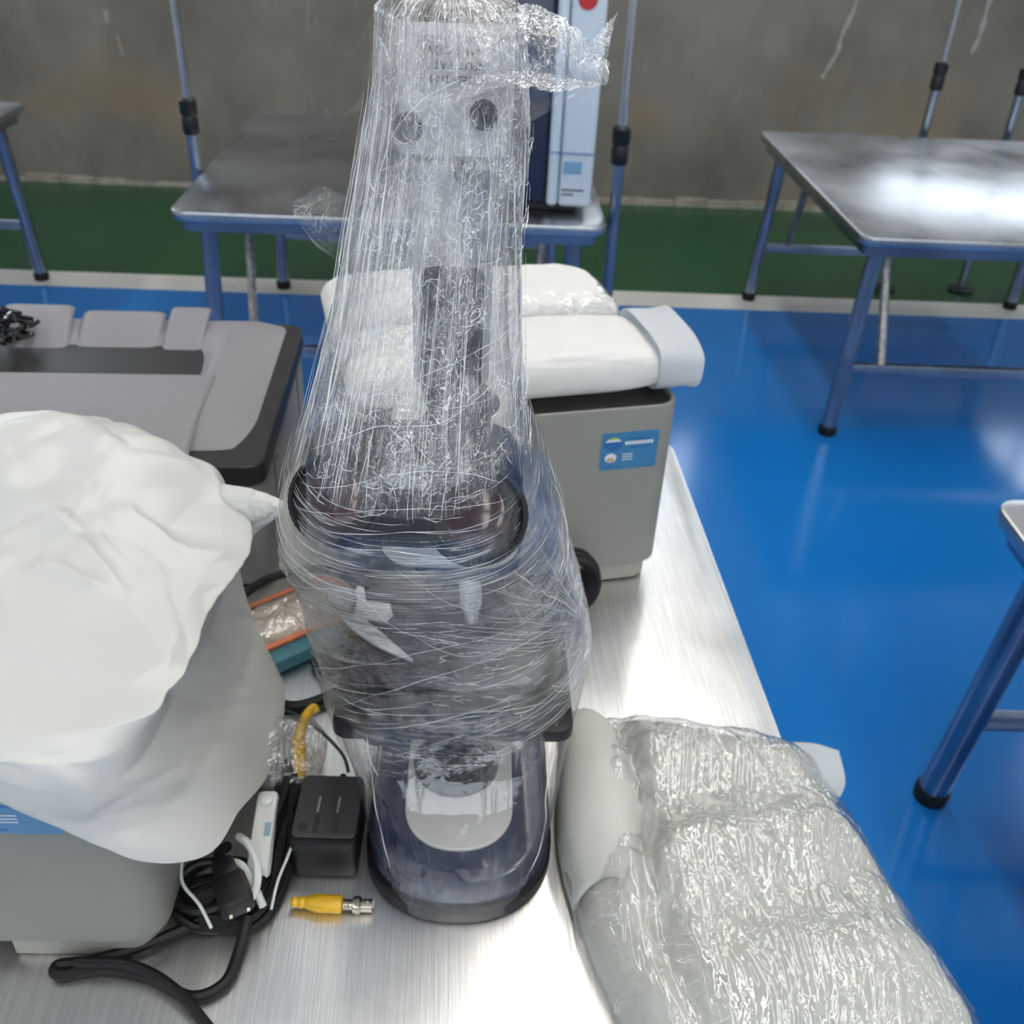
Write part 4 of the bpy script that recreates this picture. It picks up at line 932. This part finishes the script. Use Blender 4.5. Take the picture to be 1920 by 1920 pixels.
# upright run of black cords tied in a hank
g = G(); rr = random.Random(11)
for k in range(9):
    ox = rr.uniform(-.012, .012); oz = rr.uniform(.006, .030); bend = rr.uniform(-.006, .006)
    tube(g, [(-.206+ox, .83, Z0+oz), (-.203+ox+bend, .77, Z0+oz+.012), (-.200+ox-bend, .71, Z0+oz+.010), (-.205+ox, .655, Z0+oz+.004), (-.225+ox, .622, Z0+oz), (-.26+ox, .618, Z0+oz)], .0045, 8, 8)
tag(obj('cable_hank', g, RUBBER), 'hank of black cords folded between the plastic cover and the adapter', 'cable')
g = G(); rr = random.Random(4)
for k in range(5):
    cx_, cy_, r_ = -.262+rr.uniform(-.01, .01), .655+rr.uniform(-.008, .008), rr.uniform(.030, .046)
    tube(g, [(cx_+r_*math.cos(a), cy_+r_*.85*math.sin(a), Z0+.009+.007*k+.004*math.sin(2*a+k)) for a in [2*PI*q/14 for q in range(15)]], .0048, 8, 4)
tag(obj('cable_coil', g, BLKP), 'coil of black cords under the lower corner of the plastic cover', 'cable')
pg = thing('power_plug', 'black moulded power plug with three slots, on the black coil', 'plug', (-.238, .632, Z0+.048), math.radians(28))
g = G(); slab(g, 0, -.008, .034, .042, 0, .024, .007, .004, 4); slab(g, 0, .024, .024, .026, .003, .021, .006, .004, 4); obj('body', g, BLKP, pg)
for i_, (x_, z_) in enumerate(((-.009, .008), (.009, .008), (0, .016))):
    g = G(); box(g, x_-.0016, x_+.0016, -.0296, -.0285, z_-.003, z_+.003); obj('socket_slot', g, NICK if i_ < 2 else INK, pg)
g = G(); tube(g, [(0, .034, .012), (.001, .05, .010), (.012, .062, 0)], .006, 8); obj('cord_stub', g, RUBBER, pg)
# yellow video plugs
bn = thing('video_plug', 'yellow plug with nickel bayonet connector, lying in front of the adapter', 'plug', (-.146, .648, Z0+.012), 0)
g = G(); lathe(g, [(-.038, .0035), (-.034, .0060), (-.030, .0050), (-.026, .0066), (-.022, .0056), (-.018, .0075), (-.014, .0085), (-.010, .0098), (.014, .0098), (.018, .0088)], (0, 0, 0), (1, -.05, 0), 20); obj('boot', g, YEL, bn)
g = G(); lathe(g, [(.018, .0055), (.021, .0062), (.022, .0052), (.025, .0062), (.026, .0052), (.029, .0060), (.030, .0085), (.033, .0095), (.037, .0095), (.039, .0070), (.050, .0070), (.051, .0062), (.048, .0045)], (0, 0, 0), (1, -.05, 0), 20); lathe(g, [(0, .0014), (.009, .0014)], (.045, -.002, 0), (0, 0, 1), 8); obj('connector', g, NICK, bn)
yp = thing('video_plug', 'yellow plug bent upright beside the plastic cover, tip wrapped in film', 'plug', (-.203, .855, Z0), 0)
g = G(); tube(g, [(.004, -.045, .020), (.001, -.02, .026), (-.004, .008, .030)], .0082, 14); obj('boot', g, YEL, yp)
g = G(); tube(g, [(-.004, .008, .030), (-.004, .024, .034), (.000, .040, .040), (.008, .052, .044), (.013, .048, .040)], lambda s: .0078-.0025*s, 14); obj('flex_sleeve', g, YEL, yp)
g = G(); lathe(g, [(0, .0085), (.006, .0088), (.008, .0080)], (-.003, .002, .0295), (-.2, 1, .15), 16); obj('collar', g, YEL, yp)
# white plug and grey/white cords under the film
wp = thing('white_adapter', 'white plastic adapter half hidden by the plastic cover', 'adapter', (-.222, .715, Z0+.03), math.radians(4))
g = G(); slab(g, 0, 0, .024, .105, 0, .022, .006, .004, 5); obj('housing', g, WHTP, wp)
g = G(); box(g, .002, .009, -.012, .006, .0219, .0226); obj('sticker', g, plain('pale_blue_label', (.25, .36, .45), .5), wp)
g = G(); lathe(g, [(.020, .007), (.025, .007), (.026, .005)], (0, .036, 0), (0, 0, 1), 16); obj('cap', g, WHTP, wp)
cable('white cord hooked over the lower end of the white adapter', [(-.245, .70, .055), (-.228, .680, .066), (-.215, .655, .066), (-.214, .632, .056), (-.224, .615, .052)], .0045, WHTP)
cable('short white cord crossing below the white adapter', [(-.250, .672, .050), (-.232, .660, .058), (-.216, .640, .050), (-.205, .622, .044)], .0040, WHTP)
cable('thin white cord beside the black hank, left of the adapter', [(-.187, .70, .045), (-.190, .680, .045), (-.196, .655, .040), (-.199, .628, .030)], .0016, WHTP)
cable('thin white striped cord curving out from under the plastic cover', [(-.298, .668, .058), (-.290, .640, .056), (-.268, .618, .052), (-.252, .597, .044)], .0018, WHTP)
g = G()
for k in range(5):
    tube(g, [(-.262+.009*k, .90, Z0+.012+.004*(k % 2)), (-.254+.008*k, .87, Z0+.030), (-.250+.008*k, .84, Z0+.030), (-.246+.008*k, .80, Z0+.018)], .0040, 8)
cg = thing('bagged_cord', 'grey cord bundled in a small clear bag beside the yellow plug', 'cable', (0, 0, 0))
obj('cord', g, GRYC, cg)
def blob(name, c, r, mat, parent, amp, sc, seed, film=True, nu_=110, nv_=70):
    T_ = np.linspace(0, 2*PI, nu_, endpoint=False)[None, :]; F_ = np.linspace(.02, PI-.02, nv_)[:, None]
    n_ = np.stack([np.cos(T_)*np.sin(F_), np.sin(T_)*np.sin(F_), np.cos(F_)+0*T_], -1)
    n2 = np.sign(n_)*np.abs(n_)**.75
    d = amp*crease(T_*.5*sc*.05+F_*0, F_*sc*.04, seed, 3)
    P = np.array(c)+n2*np.array(r)+n_*d[..., None]; P[..., 2] = np.maximum(P[..., 2], Z0+.0015)
    return grid_obj(name, P, mat, parent, closed=True, uv=np.stack([T_*.04+0*F_, F_*.05+0*T_], -1), attrs=dict(wv=.3+0*d, wc=1+0*d, wh=.2+0*d, haze=1+0*d))
blob('clear_bag', (-.222, .845, Z0+.028), (.052, .052, .028), FILM_S, cg, .006, 40, 4.)
# teal and orange pouch behind
po = thing('clear_front_pouch', 'teal pouch with copper orange edging and a crinkled clear front', 'pouch', (-.255, 1.09, Z0), math.radians(38))
g = G(); slab(g, 0, 0, .22, .13, .002, .030, .025, .008, 6); obj('body', g, TEAL, po)
g = G(); q = rrect(0, .012, .20, .095, .03, 8); tube(g, [(x, y, .034) for x, y in q]+[(q[0][0], q[0][1], .034)], .0045, 8, 2); obj('edging', g, ORNG, po)
def crink():
    U = np.linspace(-1, 1, 90)[None, :]; V = np.linspace(-1, 1, 60)[:, None]
    X = U*.094+0*V; Y = .012+V*.042+0*U; Z = .036+.014*(1-U**4)*(1-V**4)+.004*crease(X*40, Y*40, 6., 3)
    grid_obj('padding', np.stack([X, Y, Z-.004], -1)[::3, ::3], plain('beige_contents', (.42, .36, .30), .6, noise=.25, nscale=60), po)
    grid_obj('clear_front', np.stack([X, Y, Z], -1), FILM_S, po, uv=np.stack([X, Y], -1), attrs=dict(wv=.1+0*X, wc=1+0*X, wh=.1+0*X, haze=1+0*X))
crink()
g = G()
for k in range(3): tube(g, [(-.215+.006*k, 1.03, Z0+.010), (-.195, 1.005+.006*k, Z0+.013+.008*k), (-.165, 1.02, Z0+.010)], .006, 8)
tag(obj('cable_end', g, BLKP), 'short black cable ends on the steel just left of the stage', 'cable')
# cord hank by the right printer
g = G(); rr = random.Random(9)
for k in range(7):
    cx_, cy_, r_ = .158+rr.uniform(-.006, .006), 1.175+rr.uniform(-.008, .008), .036+rr.uniform(-.006, .006)
    tube(g, [(cx_+r_*.9*math.cos(a), cy_+.012*math.sin(a)+.001*k, Z0+.050+r_*math.sin(a)*1.05) for a in [2*PI*q_/12 for q_ in range(13)]], .0050, 8, 4)
tag(obj('cable_coil', g, RUBBER), 'coil of black cord standing in front of the white printer at right', 'cable')
